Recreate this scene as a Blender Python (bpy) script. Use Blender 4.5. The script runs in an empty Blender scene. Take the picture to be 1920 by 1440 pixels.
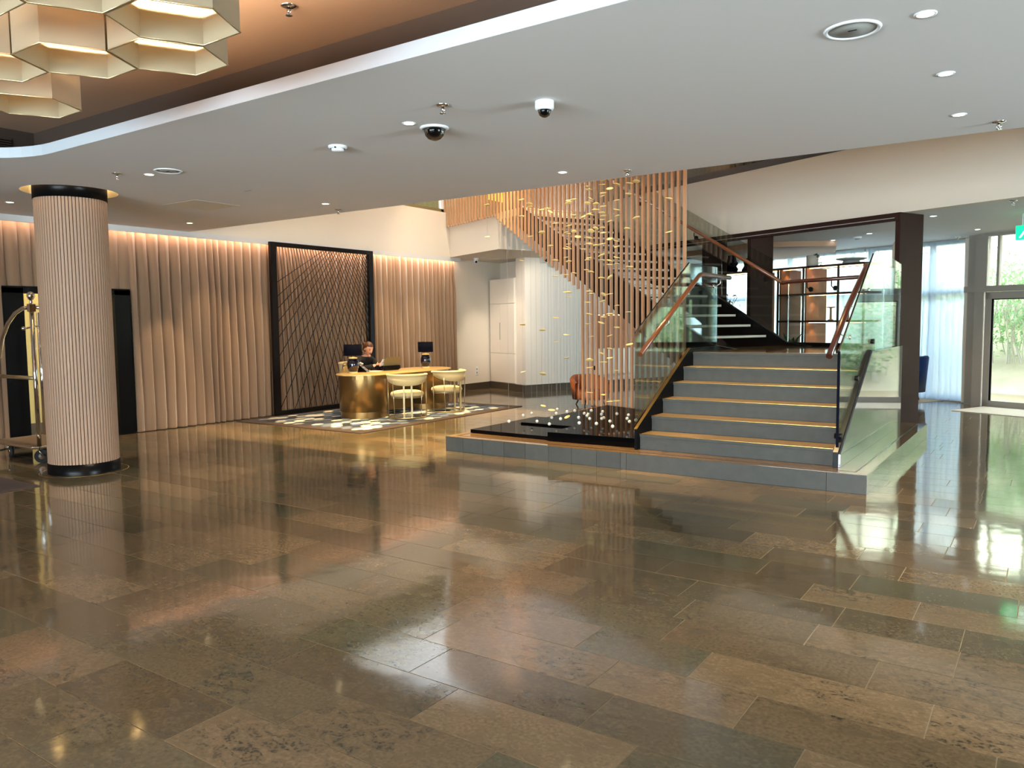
import bpy, bmesh, math, random
from mathutils import Vector, Matrix, noise
from mathutils.geometry import tessellate_polygon
random.seed(7)
PI = math.pi
S = bpy.context.scene
COL = S.collection

# ------------------------------------------------------------------ camera
YAW, PITCH, ROLL = [math.radians(v) for v in (-34.497, -4.4696, -0.6476)]
FOC, EYE = 1476.3, 1.55
fw = Vector((math.sin(YAW)*math.cos(PITCH), math.cos(YAW)*math.cos(PITCH), math.sin(PITCH)))
r0 = Vector((math.cos(YAW), -math.sin(YAW), 0)); u0 = r0.cross(fw)
cr = r0*math.cos(ROLL)+u0*math.sin(ROLL); cu = -r0*math.sin(ROLL)+u0*math.cos(ROLL)
CP = Vector((0, 0, EYE))
cam = bpy.data.cameras.new('camera'); co = bpy.data.objects.new('camera', cam); COL.objects.link(co)
co.matrix_world = Matrix(((cr.x, cu.x, -fw.x, 0), (cr.y, cu.y, -fw.y, 0), (cr.z, cu.z, -fw.z, EYE), (0, 0, 0, 1)))
cam.sensor_width = 36; cam.lens = FOC/1920*36; cam.clip_start = .05; cam.clip_end = 200
S.camera = co

def ray(x, y): return cr*((x-960)/FOC)-cu*((y-720)/FOC)+fw
def onz(x, y, z=0.0):
    d = ray(x, y); return CP+d*((z-EYE)/d.z)
def zat(y, X, Y):                      # height on the vertical line X,Y that is seen at picture row y
    k = (720-y)/FOC; n = cu-fw*k
    return EYE-(n.x*X+n.y*Y)/n.z
def xat(z, X, Y):
    v = Vector((X, Y, z))-CP
    return 960+FOC*v.dot(cr)/v.dot(fw)

# ------------------------------------------------------------------ world, exposure
W = bpy.data.worlds.new('sky'); S.world = W; W.use_nodes = True
bg = W.node_tree.nodes['Background']; bg.inputs[0].default_value = (.80, .91, 1, 1); bg.inputs[1].default_value = 21.0
S.view_settings.view_transform = 'Standard'; S.view_settings.look = 'None'
S.view_settings.exposure = 1.03; S.view_settings.gamma = 1; S.view_settings.use_curve_mapping = False
cy = S.cycles
cy.use_denoising = True; cy.max_bounces = 10; cy.diffuse_bounces = 5; cy.glossy_bounces = 5; cy.transmission_bounces = 6
cy.transparent_max_bounces = 12; cy.sample_clamp_indirect = 6; cy.caustics_reflective = False; cy.caustics_refractive = False
cy.blur_glossy = .6

WARM = (1, .72, .42); WARM2 = (1, .80, .58); COOL = (.77, .90, 1)
def area(name, loc, rot, sx, sy, power, col, portal=False, spread=PI):
    l = bpy.data.lights.new(name, 'AREA'); l.shape = 'RECTANGLE'; l.size = sx; l.size_y = sy; l.energy = power; l.color = col; l.spread = spread
    if portal: l.cycles.is_portal = True
    o = bpy.data.objects.new(name, l); COL.objects.link(o); o.location = loc; o.rotation_euler = rot; return o
def spot(name, loc, to, power, col, ang=60, blend=.6, rad=.03):
    l = bpy.data.lights.new(name, 'SPOT'); l.energy = power; l.color = col; l.spot_size = math.radians(ang); l.spot_blend = blend; l.shadow_soft_size = rad
    o = bpy.data.objects.new(name, l); COL.objects.link(o); o.location = loc
    o.rotation_euler = (Vector(to)-Vector(loc)).to_track_quat('-Z', 'Y').to_euler(); return o
TH = math.radians(24); RZ = -TH
E1 = Vector((math.cos(TH), -math.sin(TH), 0)); E2 = Vector((math.sin(TH), math.cos(TH), 0))
def ab(a, b, z=0.0): return E1*a+E2*b+Vector((0, 0, z))

# daylight through the glazed front behind the camera and through the far facade
area('daylight_back', (-1.5, -4.97, 1.5), (PI/2, 0, PI), 9, 1.8, 1, (1, 1, 1), portal=True).rotation_euler = (PI/2, 0, 0)
area('daylight_right', (6.97, 4.75, 1.45), (0, PI/2, 0), 2.3, 3.5, 1, (1, 1, 1), portal=True)
pf = ab(-7.5, 14.95, 1.5); area('daylight_facade', pf, (PI/2, 0, PI+RZ), 17, 2.9, 1, (1, 1, 1), portal=True)
# curtain wash hidden in the pelmet
for k, (y0, y1, e) in enumerate(((-1, 6.2, 26), (6.2, 11, 26), (11, 13.9, 20))):
    area('curtain_wash', (-10.955, (y0+y1)/2, 2.955), (0, 0, 0), .05, y1-y0, e*.55, (1, .68, .50))
# ceiling spots of the tall stair hall
GOLD = (1, .68, .31)
for loc, to, e, a_, c_ in (((-8.4, 9.0, 6.3), (-9.2, 9.4, .7), 480, 34, GOLD), ((-8.2, 11.0, 6.3), (-9.2, 10.8, .7), 450, 34, GOLD), ((-7.4, 9.4, 6.3), (-7.2, 9.2, 0), 2000, 52, GOLD), ((-7.8, 7.9, 6.3), (-8.2, 6.8, 0), 1700, 50, GOLD),
                       ((-7.4, 12.4, 6.3), (-8.2, 12.6, 0), 1100, 50, GOLD), ((-5.2, 8.3, 6.3), (-5.0, 8.3, .2), 420, 44, WARM2), ((-3.0, 8.0, 6.3), (-2.9, 7.9, .3), 420, 40, GOLD), ((-2.2, 8.6, 6.3), (-2.2, 8.5, .3), 380, 40, GOLD),
                       ((-4.8, 7.5, 6.3), (-4.6, 6.7, 0), 900, 40, GOLD), ((-8.0, 9.6, 6.3), (-10.9, 10.2, 3.3), 150, 80, (1, .76, .46)), ((-8.2, 11.4, 6.3), (-9.9, 13.1, 3.2), 200, 60, (1, .78, .5)),
                       ((-6.8, 8.4, 6.3), (-8.4, 11.2, 3.4), 260, 60, WARM2), ((-4.6, 8.2, 6.3), (-5.6, 10.4, 3.0), 170, 66, WARM2),
                       ((-8.7, 12.9, 2.95), (-9.3, 15.4, 1.2), 110, 80, (1, .92, .82)), ((-9.3, 13.6, 2.95), (-10.55, 14.72, 1.2), 60, 46, (1, .84, .62)),  # added lamps under the bulkhead, unseen, brighten the white end walls
                       ((-1.0, 9.0, 6.3), (-2.0, 11.6, 3.5), 40, 80, WARM2)):
    spot('hall_spot', loc, to, e, c_, a_)
for y in (6.75, 7.5, 8.25, 11.5, 12.4, 13.3):      # small spots grazing the curtains
    spot('curtain_spot', (-10.05, y, 2.93) if y < 7.2 else (-9.6, y, 4.4), (-10.98, y+.05, .6), 60 if y < 7.2 else 150, (1, .72, .40), 34 if y < 7.2 else 26)

area('corridor_fill_light', (-11.8, 5.6, 2.48), (0, 0, 0), .4, .4, 3.5, (1, .84, .6))  # added lamp, no fixture seen, brightens the corridor wall

# ------------------------------------------------------------------ materials
def lin(c): return tuple(((v/255)/12.92 if v/255 <= .04045 else ((v/255+.055)/1.055)**2.4) for v in c)+(1,)
MATS = {}
def mat(name, c=(128, 128, 128), rough=.5, metal=0, var=0, scale=8, stretch=(1, 1, 1), bump=0, bscale=60, emit=None, estr=0, spec=.5, sheen=0, trans=0, coat=0):
    m = bpy.data.materials.new(name); m.use_nodes = True; nt = m.node_tree; p = nt.nodes['Principled BSDF']
    col = lin(c); p.inputs['Base Color'].default_value = col; p.inputs['Roughness'].default_value = rough; p.inputs['Metallic'].default_value = metal
    p.inputs['Specular IOR Level'].default_value = spec
    if sheen: p.inputs['Sheen Weight'].default_value = sheen
    if coat: p.inputs['Coat Weight'].default_value = coat; p.inputs['Coat Roughness'].default_value = .05
    if trans: p.inputs['Transmission Weight'].default_value = trans
    if emit: p.inputs['Emission Color'].default_value = lin(emit); p.inputs['Emission Strength'].default_value = estr
    if var or bump:
        g = nt.nodes.new('ShaderNodeNewGeometry'); mp = nt.nodes.new('ShaderNodeMapping'); mp.inputs['Scale'].default_value = stretch
        nt.links.new(g.outputs['Position'], mp.inputs['Vector'])
    if var:
        n = nt.nodes.new('ShaderNodeTexNoise'); n.inputs['Scale'].default_value = scale; n.inputs['Detail'].default_value = 5
        nt.links.new(mp.outputs[0], n.inputs['Vector'])
        oi = nt.nodes.new('ShaderNodeObjectInfo')
        ad = nt.nodes.new('ShaderNodeMath'); ad.operation = 'MULTIPLY_ADD'; ad.inputs[1].default_value = .5
        nt.links.new(oi.outputs['Random'], ad.inputs[0]); nt.links.new(n.outputs['Fac'], ad.inputs[2])
        mr = nt.nodes.new('ShaderNodeMapRange'); mr.inputs['From Min'].default_value = .35; mr.inputs['From Max'].default_value = 1.15
        mr.inputs['To Min'].default_value = 1-var; mr.inputs['To Max'].default_value = 1+var
        nt.links.new(ad.outputs[0], mr.inputs['Value'])
        mx = nt.nodes.new('ShaderNodeVectorMath'); mx.operation = 'SCALE'; mx.inputs[0].default_value = col[:3]
        nt.links.new(mr.outputs[0], mx.inputs['Scale']); nt.links.new(mx.outputs[0], p.inputs['Base Color'])
    if bump:
        n2 = nt.nodes.new('ShaderNodeTexNoise'); n2.inputs['Scale'].default_value = bscale; nt.links.new(mp.outputs[0], n2.inputs['Vector'])
        b = nt.nodes.new('ShaderNodeBump'); b.inputs['Strength'].default_value = bump; b.inputs['Distance'].default_value = .01
        nt.links.new(n2.outputs['Fac'], b.inputs['Height']); nt.links.new(b.outputs[0], p.inputs['Normal'])
    MATS[name] = m; return m
def glassmat(name, tint, refl_rough=.0, k=.6):
    m = bpy.data.materials.new(name); m.use_nodes = True; nt = m.node_tree; nt.nodes.clear()
    out = nt.nodes.new('ShaderNodeOutputMaterial'); t = nt.nodes.new('ShaderNodeBsdfTransparent'); t.inputs[0].default_value = tint
    g = nt.nodes.new('ShaderNodeBsdfGlossy'); g.inputs['Roughness'].default_value = refl_rough
    f = nt.nodes.new('ShaderNodeFresnel'); f.inputs['IOR'].default_value = 1.45
    q = nt.nodes.new('ShaderNodeMath'); q.operation = 'MULTIPLY'; q.inputs[1].default_value = k; nt.links.new(f.outputs[0], q.inputs[0])
    mx = nt.nodes.new('ShaderNodeMixShader'); nt.links.new(q.outputs[0], mx.inputs[0]); nt.links.new(t.outputs[0], mx.inputs[1]); nt.links.new(g.outputs[0], mx.inputs[2])
    nt.links.new(mx.outputs[0], out.inputs[0]); MATS[name] = m; return m
def glossblack(name, c, k, rough=.03):
    m = bpy.data.materials.new(name); m.use_nodes = True; nt = m.node_tree; nt.nodes.clear()
    out = nt.nodes.new('ShaderNodeOutputMaterial'); d = nt.nodes.new('ShaderNodeBsdfDiffuse'); d.inputs[0].default_value = lin(c)
    g = nt.nodes.new('ShaderNodeBsdfGlossy'); g.inputs['Roughness'].default_value = rough; f = nt.nodes.new('ShaderNodeFresnel'); f.inputs['IOR'].default_value = 1.5
    q = nt.nodes.new('ShaderNodeMath'); q.operation = 'MULTIPLY'; q.inputs[1].default_value = k; nt.links.new(f.outputs[0], q.inputs[0])
    mx = nt.nodes.new('ShaderNodeMixShader'); nt.links.new(q.outputs[0], mx.inputs[0]); nt.links.new(d.outputs[0], mx.inputs[1]); nt.links.new(g.outputs[0], mx.inputs[2]); nt.links.new(mx.outputs[0], out.inputs[0]); MATS[name] = m
def sheermat(name, col, through, transl):
    m = bpy.data.materials.new(name); m.use_nodes = True; nt = m.node_tree; nt.nodes.clear()
    out = nt.nodes.new('ShaderNodeOutputMaterial'); t = nt.nodes.new('ShaderNodeBsdfTransparent')
    d = nt.nodes.new('ShaderNodeBsdfDiffuse'); d.inputs[0].default_value = lin(col)
    l = nt.nodes.new('ShaderNodeBsdfTranslucent'); l.inputs[0].default_value = lin(col)
    a = nt.nodes.new('ShaderNodeMixShader'); a.inputs[0].default_value = transl
    nt.links.new(d.outputs[0], a.inputs[1]); nt.links.new(l.outputs[0], a.inputs[2])
    b = nt.nodes.new('ShaderNodeMixShader'); b.inputs[0].default_value = through
    nt.links.new(a.outputs[0], b.inputs[1]); nt.links.new(t.outputs[0], b.inputs[2]); nt.links.new(b.outputs[0], out.inputs[0]); MATS[name] = m; return m

def floor_material():
    m = bpy.data.materials.new('floor_stone'); m.use_nodes = True; nt = m.node_tree; p = nt.nodes['Principled BSDF']; L = nt.links.new; N = nt.nodes.new
    g = N('ShaderNodeNewGeometry'); oi = N('ShaderNodeObjectInfo')
    rnd = N('ShaderNodeMath'); rnd.operation = 'ADD'; L(oi.outputs['Random'], rnd.inputs[0]); L(g.outputs['Random Per Island'], rnd.inputs[1])
    fr = N('ShaderNodeMath'); fr.operation = 'FRACT'; L(rnd.outputs[0], fr.inputs[0])
    off = N('ShaderNodeVectorMath'); off.operation = 'SCALE'; off.inputs[0].default_value = (37, 53, 11); L(fr.outputs[0], off.inputs['Scale'])
    pos = N('ShaderNodeVectorMath'); pos.operation = 'ADD'; L(g.outputs['Position'], pos.inputs[0]); L(off.outputs[0], pos.inputs[1])
    st = N('ShaderNodeMapping'); st.inputs['Scale'].default_value = (1, 1.7, 1); L(pos.outputs[0], st.inputs['Vector'])
    n1 = N('ShaderNodeTexNoise'); n1.inputs['Scale'].default_value = 11; n1.inputs['Detail'].default_value = 8; n1.inputs['Distortion'].default_value = 1.2; L(st.outputs[0], n1.inputs['Vector'])
    n2 = N('ShaderNodeTexNoise'); n2.inputs['Scale'].default_value = 60; n2.inputs['Detail'].default_value = 6; L(pos.outputs[0], n2.inputs['Vector'])
    n3 = N('ShaderNodeTexNoise'); n3.inputs['Scale'].default_value = 2.0; n3.inputs['Detail'].default_value = 2; L(pos.outputs[0], n3.inputs['Vector'])
    ramp = N('ShaderNodeValToRGB'); e = ramp.color_ramp.elements
    e[0].position = .0; e[0].color = lin((86, 74, 56)); e[1].position = 1; e[1].color = lin((117, 100, 76))
    x = ramp.color_ramp.elements.new(.5); x.color = lin((96, 83, 63)); x = ramp.color_ramp.elements.new(.25); x.color = lin((86, 82, 64))
    L(fr.outputs[0], ramp.inputs[0])
    # dark fossil veins, stronger on some tiles
    vr = N('ShaderNodeMapRange'); vr.inputs['From Min'].default_value = .47; vr.inputs['From Max'].default_value = .56; L(n1.outputs['Fac'], vr.inputs['Value'])
    v2 = N('ShaderNodeMath'); v2.operation = 'MULTIPLY'; L(vr.outputs[0], v2.inputs[0])
    vb = N('ShaderNodeMapRange'); vb.inputs['From Min'].default_value = .42; vb.inputs['From Max'].default_value = .6; L(n2.outputs['Fac'], vb.inputs['Value']); L(vb.outputs[0], v2.inputs[1])
    v3 = N('ShaderNodeMath'); v3.operation = 'MULTIPLY'; L(v2.outputs[0], v3.inputs[0]); 
    v4 = N('ShaderNodeMapRange'); v4.inputs['From Min'].default_value = .38; v4.inputs['From Max'].default_value = .62; v4.inputs['To Max'].default_value = .95; L(n3.outputs['Fac'], v4.inputs['Value']); L(v4.outputs[0], v3.inputs[1])
    mx = N('ShaderNodeMix'); mx.data_type = 'RGBA'; L(v3.outputs[0], mx.inputs['Factor']); L(ramp.outputs[0], mx.inputs[6]); mx.inputs[7].default_value = lin((54, 50, 39))
    br = N('ShaderNodeMapRange'); br.inputs['From Min'].default_value = .25; br.inputs['From Max'].default_value = .75; br.inputs['To Min'].default_value = .72; br.inputs['To Max'].default_value = 1.3; L(n2.outputs['Fac'], br.inputs['Value'])
    sc = N('ShaderNodeVectorMath'); sc.operation = 'SCALE'; L(mx.outputs[2], sc.inputs[0]); L(br.outputs[0], sc.inputs['Scale'])
    L(sc.outputs[0], p.inputs['Base Color'])
    p.inputs['Specular IOR Level'].default_value = .5; p.inputs['IOR'].default_value = 1.55
    rr = N('ShaderNodeMapRange'); rr.inputs['To Min'].default_value = .03; rr.inputs['To Max'].default_value = .13; L(n2.outputs['Fac'], rr.inputs['Value']); L(rr.outputs[0], p.inputs['Roughness'])
    n4 = N('ShaderNodeTexNoise'); n4.inputs['Scale'].default_value = 5; n4.inputs['Detail'].default_value = 1; L(g.outputs['Position'], n4.inputs['Vector'])
    b = N('ShaderNodeBump'); b.inputs['Strength'].default_value = .05; b.inputs['Distance'].default_value = .02; L(n4.outputs['Fac'], b.inputs['Height']); L(b.outputs[0], p.inputs['Normal'])
    MATS['floor'] = m
floor_material()
M = MATS
mat('grout', (136, 120, 92), .6)
mat('ceiling', (212, 209, 208), .9, var=.02, scale=.8)
mat('wall', (216, 206, 192), .85)
mat('trimdaylit', (186, 196, 206), .7)  # bluish tint stands in for daylight on the ceiling edge
mat('cove', (62, 47, 38), .8)
mat('browncoffer', (172, 138, 112), .85)
glossblack('black', (12, 11, 12), .3, .3)
glossblack('blackgloss', (5, 5, 6), .38)
mat('blackmetal', (24, 20, 19), .4, metal=.6)
mat('darkbrown', (48, 29, 25), .6, spec=.12, var=.1, scale=3)
mat('coregap', (58, 42, 34), .7)
mat('slat', (182, 140, 108), .6, spec=.2, var=.10, scale=6, stretch=(6, 6, .5))
mat('rail', (108, 58, 26), .3, var=.15, scale=8, stretch=(3, 3, 3), coat=.4)
mat('railbacklit', (74, 34, 22), .3, var=.15, scale=8, coat=.4)  # rail wood darkened in its colour to imitate being backlit
mat('stepstone', (80, 79, 75), .6, spec=.2, var=.16, scale=10, bump=.1, bscale=90)
mat('treadstone', (150, 122, 82), .3, var=.12, scale=8)
mat('platform', (112, 88, 60), .08, var=.12, scale=6)
mat('mirrorstone', (158, 156, 158), .04, metal=.8)
mat('darkinset', (26, 16, 12), .3)
mat('brass', (190, 150, 84), .28, metal=1)
mat('desk', (134, 104, 62), .34, metal=.85, var=.05, scale=40, stretch=(1, 1, .1))
mat('desktop', (214, 178, 112), .3, coat=.3)
mat('cream', (226, 198, 140), .8, sheen=.2)
mat('champagne', (190, 170, 130), .3, metal=.9)
mat('chrome', (225, 222, 218), .06, metal=1)
mat('rubber', (18, 18, 18), .7)
mat('carpetdeck', (96, 76, 52), .95)
mat('navy', (7, 9, 22), .8, spec=.1)
mat('navygloss', (8, 10, 30), .07, coat=1)
mat('gold', (250, 218, 142), .4, metal=.1)
mat('ballwhite', (228, 222, 205), .45)
mat('wire', (150, 150, 140), .4)
mat('curtain', (132, 102, 75), .75, sheen=.6, var=.05, scale=30, stretch=(1, 1, .05))
mat('velvetblue', (16, 44, 96), .8, spec=.2, sheen=.1)
mat('orange', (172, 88, 34), .5, var=.08, scale=20)
mat('darkwood', (34, 22, 17), .45)
mat('whiteplastic', (226, 228, 230), .4)
mat('greyplastic', (150, 150, 146), .5)
mat('shade', (196, 184, 160), .9, var=.08, scale=200)
mat('diffuser', (255, 240, 200), .6, emit=(255, 232, 180), estr=1.1)
mat('lampglow', (255, 236, 200), .6, emit=(255, 226, 170), estr=4)
mat('lampcool', (255, 250, 240), .6, emit=(240, 248, 255), estr=4)
mat('halo', (255, 232, 190), .6, emit=(255, 214, 140), estr=5)
mat('stripglow', (255, 220, 170), .6, emit=(255, 196, 140), estr=9)
mat('lampwarm', (255, 220, 170), .6, emit=(255, 196, 140), estr=1.6)
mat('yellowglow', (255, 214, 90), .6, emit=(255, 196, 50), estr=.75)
mat('timber', (164, 106, 66), .5, var=.15, scale=6, stretch=(8, 8, .6))
mat('olive', (112, 98, 62), .85)
mat('halldark', (78, 56, 38), .8)
mat('oliveyellow', (166, 146, 88), .8)
mat('basestone', (70, 60, 48), .3, var=.1, scale=8)
mat('frame', (150, 144, 136), .45)
mat('framedark', (60, 60, 62), .4)
mat('groove', (214, 208, 198), .7)
mat('rugborder', (56, 42, 34), .95)
mat('matbrown', (62, 50, 46), .98, var=.2, scale=40)
mat('signgreen', (10, 150, 90), .5, emit=(10, 190, 110), estr=1.6)
mat('signwhite', (240, 255, 248), .5, emit=(225, 255, 240), estr=1.8)
mat('skin', (226, 170, 140), .5)
mat('lips', (176, 92, 84), .5)
mat('eyedark', (40, 28, 24), .4)
mat('hair', (84, 50, 26), .5, var=.2, scale=60)
mat('jacket', (14, 13, 16), .8)
mat('paper', (235, 230, 218), .8)
mat('terracotta', (96, 56, 40), .7)
mat('leaf', (34, 66, 30), .5)
mat('leafred', (104, 44, 30), .6)
mat('ivory', (196, 186, 170), .7)
mat('concrete', (160, 160, 155), .9)
mat('soil', (172, 164, 142), .95, var=.3, scale=2)
mat('bark', (190, 184, 174), .9)
mat('rugpale', (206, 186, 160), .95, var=.08, scale=12)
glassmat('glass', (.90, .97, .94, 1), k=.7)
glassmat('glassdark', (.74, .78, .76, 1), k=.1)
glassmat('glassclear', (.96, .99, .98, 1))
sheermat('sheer', (186, 206, 234), .14, .7)
sheermat('foliage', (150, 184, 136), 0, .5)
sheermat('foliagepale', (196, 212, 178), 0, .5)
def rugmat():
    m = bpy.data.materials.new('rug_hexes'); m.use_nodes = True; nt = m.node_tree; p = nt.nodes['Principled BSDF']; p.inputs['Roughness'].default_value = .95
    g = nt.nodes.new('ShaderNodeNewGeometry'); r = nt.nodes.new('ShaderNodeValToRGB'); r.color_ramp.interpolation = 'CONSTANT'
    cols = ((20, 28, 42), (70, 84, 104), (222, 216, 196), (38, 52, 76), (120, 128, 134), (30, 34, 40), (196, 190, 170), (90, 104, 122))
    e = r.color_ramp.elements; e[0].color = lin(cols[0])
    e[1].position = 1/8; e[1].color = lin(cols[1])
    for k in range(2, 8): e.new(k/8).color = lin(cols[k])
    nt.links.new(g.outputs['Random Per Island'], r.inputs[0]); nt.links.new(r.outputs[0], p.inputs['Base Color']); MATS['rughex'] = m
rugmat()

# ------------------------------------------------------------------ mesh helpers
class MB:
    def __init__(s): s.v = []; s.f = []; s.sm = []
    def add(s, vs, fs, smooth=False):
        n = len(s.v); s.v += [tuple(v) for v in vs]; s.f += [tuple(i+n for i in f) for f in fs]; s.sm += [smooth]*len(fs); return s
    def box(s, x0, x1, y0, y1, z0, z1):
        return s.add([(x0, y0, z0), (x1, y0, z0), (x1, y1, z0), (x0, y1, z0), (x0, y0, z1), (x1, y0, z1), (x1, y1, z1), (x0, y1, z1)],
                     [(0, 3, 2, 1), (4, 5, 6, 7), (0, 1, 5, 4), (1, 2, 6, 5), (2, 3, 7, 6), (3, 0, 4, 7)])
    def cbox(s, x0, x1, y0, y1, z0, z1, c=.004):     # chamfered box
        n = len(s.v); pts = []
        for z, i in ((z0, c), (z0+c, 0), (z1-c, 0), (z1, c)):
            pts += [(x0+i, y0+i, z), (x1-i, y0+i, z), (x1-i, y1-i, z), (x0+i, y1-i, z)]
        f = [(3, 2, 1, 0), (12, 13, 14, 15)]
        for k in range(3):
            for q in range(4): f.append((k*4+q, k*4+(q+1) % 4, k*4+4+(q+1) % 4, k*4+4+q))
        return s.add(pts, f)
    def prism(s, poly, z0, z1, holes=()):
        loops = [list(poly)]+[list(h) for h in holes]; flat = [p for l in loops for p in l]; n = len(flat)
        tris = tessellate_polygon([[Vector((p[0], p[1], 0)) for p in l] for l in loops])
        vs = [(p[0], p[1], z0) for p in flat]+[(p[0], p[1], z1) for p in flat]
        fs = []
        for t in tris:
            a, b, c = t
            ar = (flat[b][0]-flat[a][0])*(flat[c][1]-flat[a][1])-(flat[b][1]-flat[a][1])*(flat[c][0]-flat[a][0])
            if ar < 0: a, c = c, a
            fs += [(c, b, a), (a+n, b+n, c+n)]
        k = 0
        for li, l in enumerate(loops):
            m = len(l); A = sum(l[i][0]*l[(i+1) % m][1]-l[(i+1) % m][0]*l[i][1] for i in range(m))
            ccw = (A > 0) == (li == 0)
            for i in range(m):
                a, b = k+i, k+(i+1) % m
                fs.append((a, b, b+n, a+n) if ccw else (b, a, a+n, b+n))
            k += m
        return s.add(vs, fs)
    def extr(s, pts, vec):                            # planar outline in space pushed along a vector
        n = len(pts); vec = Vector(vec); P = [Vector(p) for p in pts]
        tris = tessellate_polygon([P])
        vs = P+[p+vec for p in P]; fs = []
        for t in tris: fs += [tuple(t), (t[2]+n, t[1]+n, t[0]+n)]
        for i in range(n): fs.append((i, (i+1) % n, (i+1) % n+n, i+n))
        return s.add(vs, fs)
    def tube(s, pts, r, n=8, cap=True, smooth=True):
        P = [Vector(p) for p in pts]; R = r if isinstance(r, (list, tuple)) else [r]*len(P)
        t0 = (P[1]-P[0]).normalized(); up = Vector((0, 0, 1)) if abs(t0.z) < .9 else Vector((1, 0, 0))
        x = t0.cross(up).normalized(); vs = []; 
        for i, p in enumerate(P):
            t = ((P[min(i+1, len(P)-1)]-P[max(i-1, 0)])).normalized(); x = (x-t*x.dot(t)).normalized(); y = t.cross(x)
            vs += [p+(x*math.cos(2*PI*k/n)+y*math.sin(2*PI*k/n))*R[i] for k in range(n)]
        fs = [(i*n+k, i*n+(k+1) % n, (i+1)*n+(k+1) % n, (i+1)*n+k) for i in range(len(P)-1) for k in range(n)]
        s.add(vs, fs, smooth)
        if cap:
            b = len(s.v)-len(vs); e = b+(len(P)-1)*n
            s.f += [tuple(b+k for k in reversed(range(n))), tuple(e+k for k in range(n))]; s.sm += [False, False]
        return s
    def lathe(s, prof, n=24, c=(0, 0), smooth=True, a0=0, a1=2*PI, cap=False):
        full = abs(a1-a0-2*PI) < 1e-6; m = n if full else n+1; vs = []; fs = []
        for r, z in prof:
            for k in range(m):
                a = a0+(a1-a0)*k/n; vs.append((c[0]+r*math.cos(a), c[1]+r*math.sin(a), z))
        for i in range(len(prof)-1):
            for k in range(n):
                k2 = (k+1) % m; fs.append((i*m+k, i*m+k2, (i+1)*m+k2, (i+1)*m+k))
        s.add(vs, fs, smooth)
        if full and cap:
            b = len(s.v)-len(vs)
            if prof[0][0] > 1e-4: s.f.append(tuple(b+k for k in reversed(range(n)))); s.sm.append(False)
            if prof[-1][0] > 1e-4: s.f.append(tuple(b+(len(prof)-1)*m+k for k in range(n))); s.sm.append(False)
        return s
    def sphere(s, c, r, n=12, m=8, sc=(1, 1, 1)):
        vs = []; fs = []
        for i in range(m+1):
            t = PI*i/m
            for k in range(n):
                a = 2*PI*k/n; vs.append((c[0]+r*sc[0]*math.sin(t)*math.cos(a), c[1]+r*sc[1]*math.sin(t)*math.sin(a), c[2]+r*sc[2]*math.cos(t)))
        for i in range(m):
            for k in range(n): fs.append((i*n+k, (i+1)*n+k, (i+1)*n+(k+1) % n, i*n+(k+1) % n))
        return s.add(vs, fs, True)
    def mesh(s, name):
        me = bpy.data.meshes.new(name); me.from_pydata(s.v, [], s.f); me.polygons.foreach_set('use_smooth', s.sm); me.update(); return me
def obj(name, mb, m, parent=None, loc=(0, 0, 0), rz=0, bevel=0, **props):
    me = mb if isinstance(mb, bpy.types.Mesh) else mb.mesh(name)
    if m and not me.materials: me.materials.append(M[m] if isinstance(m, str) else m)
    o = bpy.data.objects.new(name, me); COL.objects.link(o); o.location = loc; o.rotation_euler = (0, 0, rz)
    if parent: o.parent = parent
    if bevel:
        b = o.modifiers.new('bevel', 'BEVEL'); b.width = bevel; b.segments = 2; b.limit_method = 'ANGLE'
    for k, v in props.items(): o[k] = v
    return o
def thing(name, label, cat, loc=(0, 0, 0), rz=0, group=None):
    o = bpy.data.objects.new(name, None); COL.objects.link(o); o.empty_display_size = .1; o.location = loc; o.rotation_euler = (0, 0, rz)
    o['label'] = label; o['category'] = cat
    if group: o['group'] = group
    return o
def tag(o, label, cat, group=None):
    o['label'] = label; o['category'] = cat
    if group: o['group'] = group
    return o
def struct(name, mb, m, parent=None, rz=0, loc=(0, 0, 0)):
    o = obj(name, mb, m, parent, loc=loc, rz=rz)
    if parent is None: o['kind'] = 'structure'
    return o
def dup(root, loc, rz=None, label=None, group=None):
    r = root.copy(); COL.objects.link(r); r.location = loc
    if rz is not None: r.rotation_euler = (0, 0, rz)
    if label: r['label'] = label
    if group: r['group'] = group
    for ch in list(root.children):
        c = ch.copy(); COL.objects.link(c); c.parent = r
        for g in ch.children:
            d = g.copy(); COL.objects.link(d); d.parent = c
    return r
def arc(cx, cy_, r, a0, a1, n): return [(cx+r*math.cos(a0+(a1-a0)*k/n), cy_+r*math.sin(a0+(a1-a0)*k/n)) for k in range(n+1)]

ZC, P1, LZ = 2.98, .177, 1.167
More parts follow.
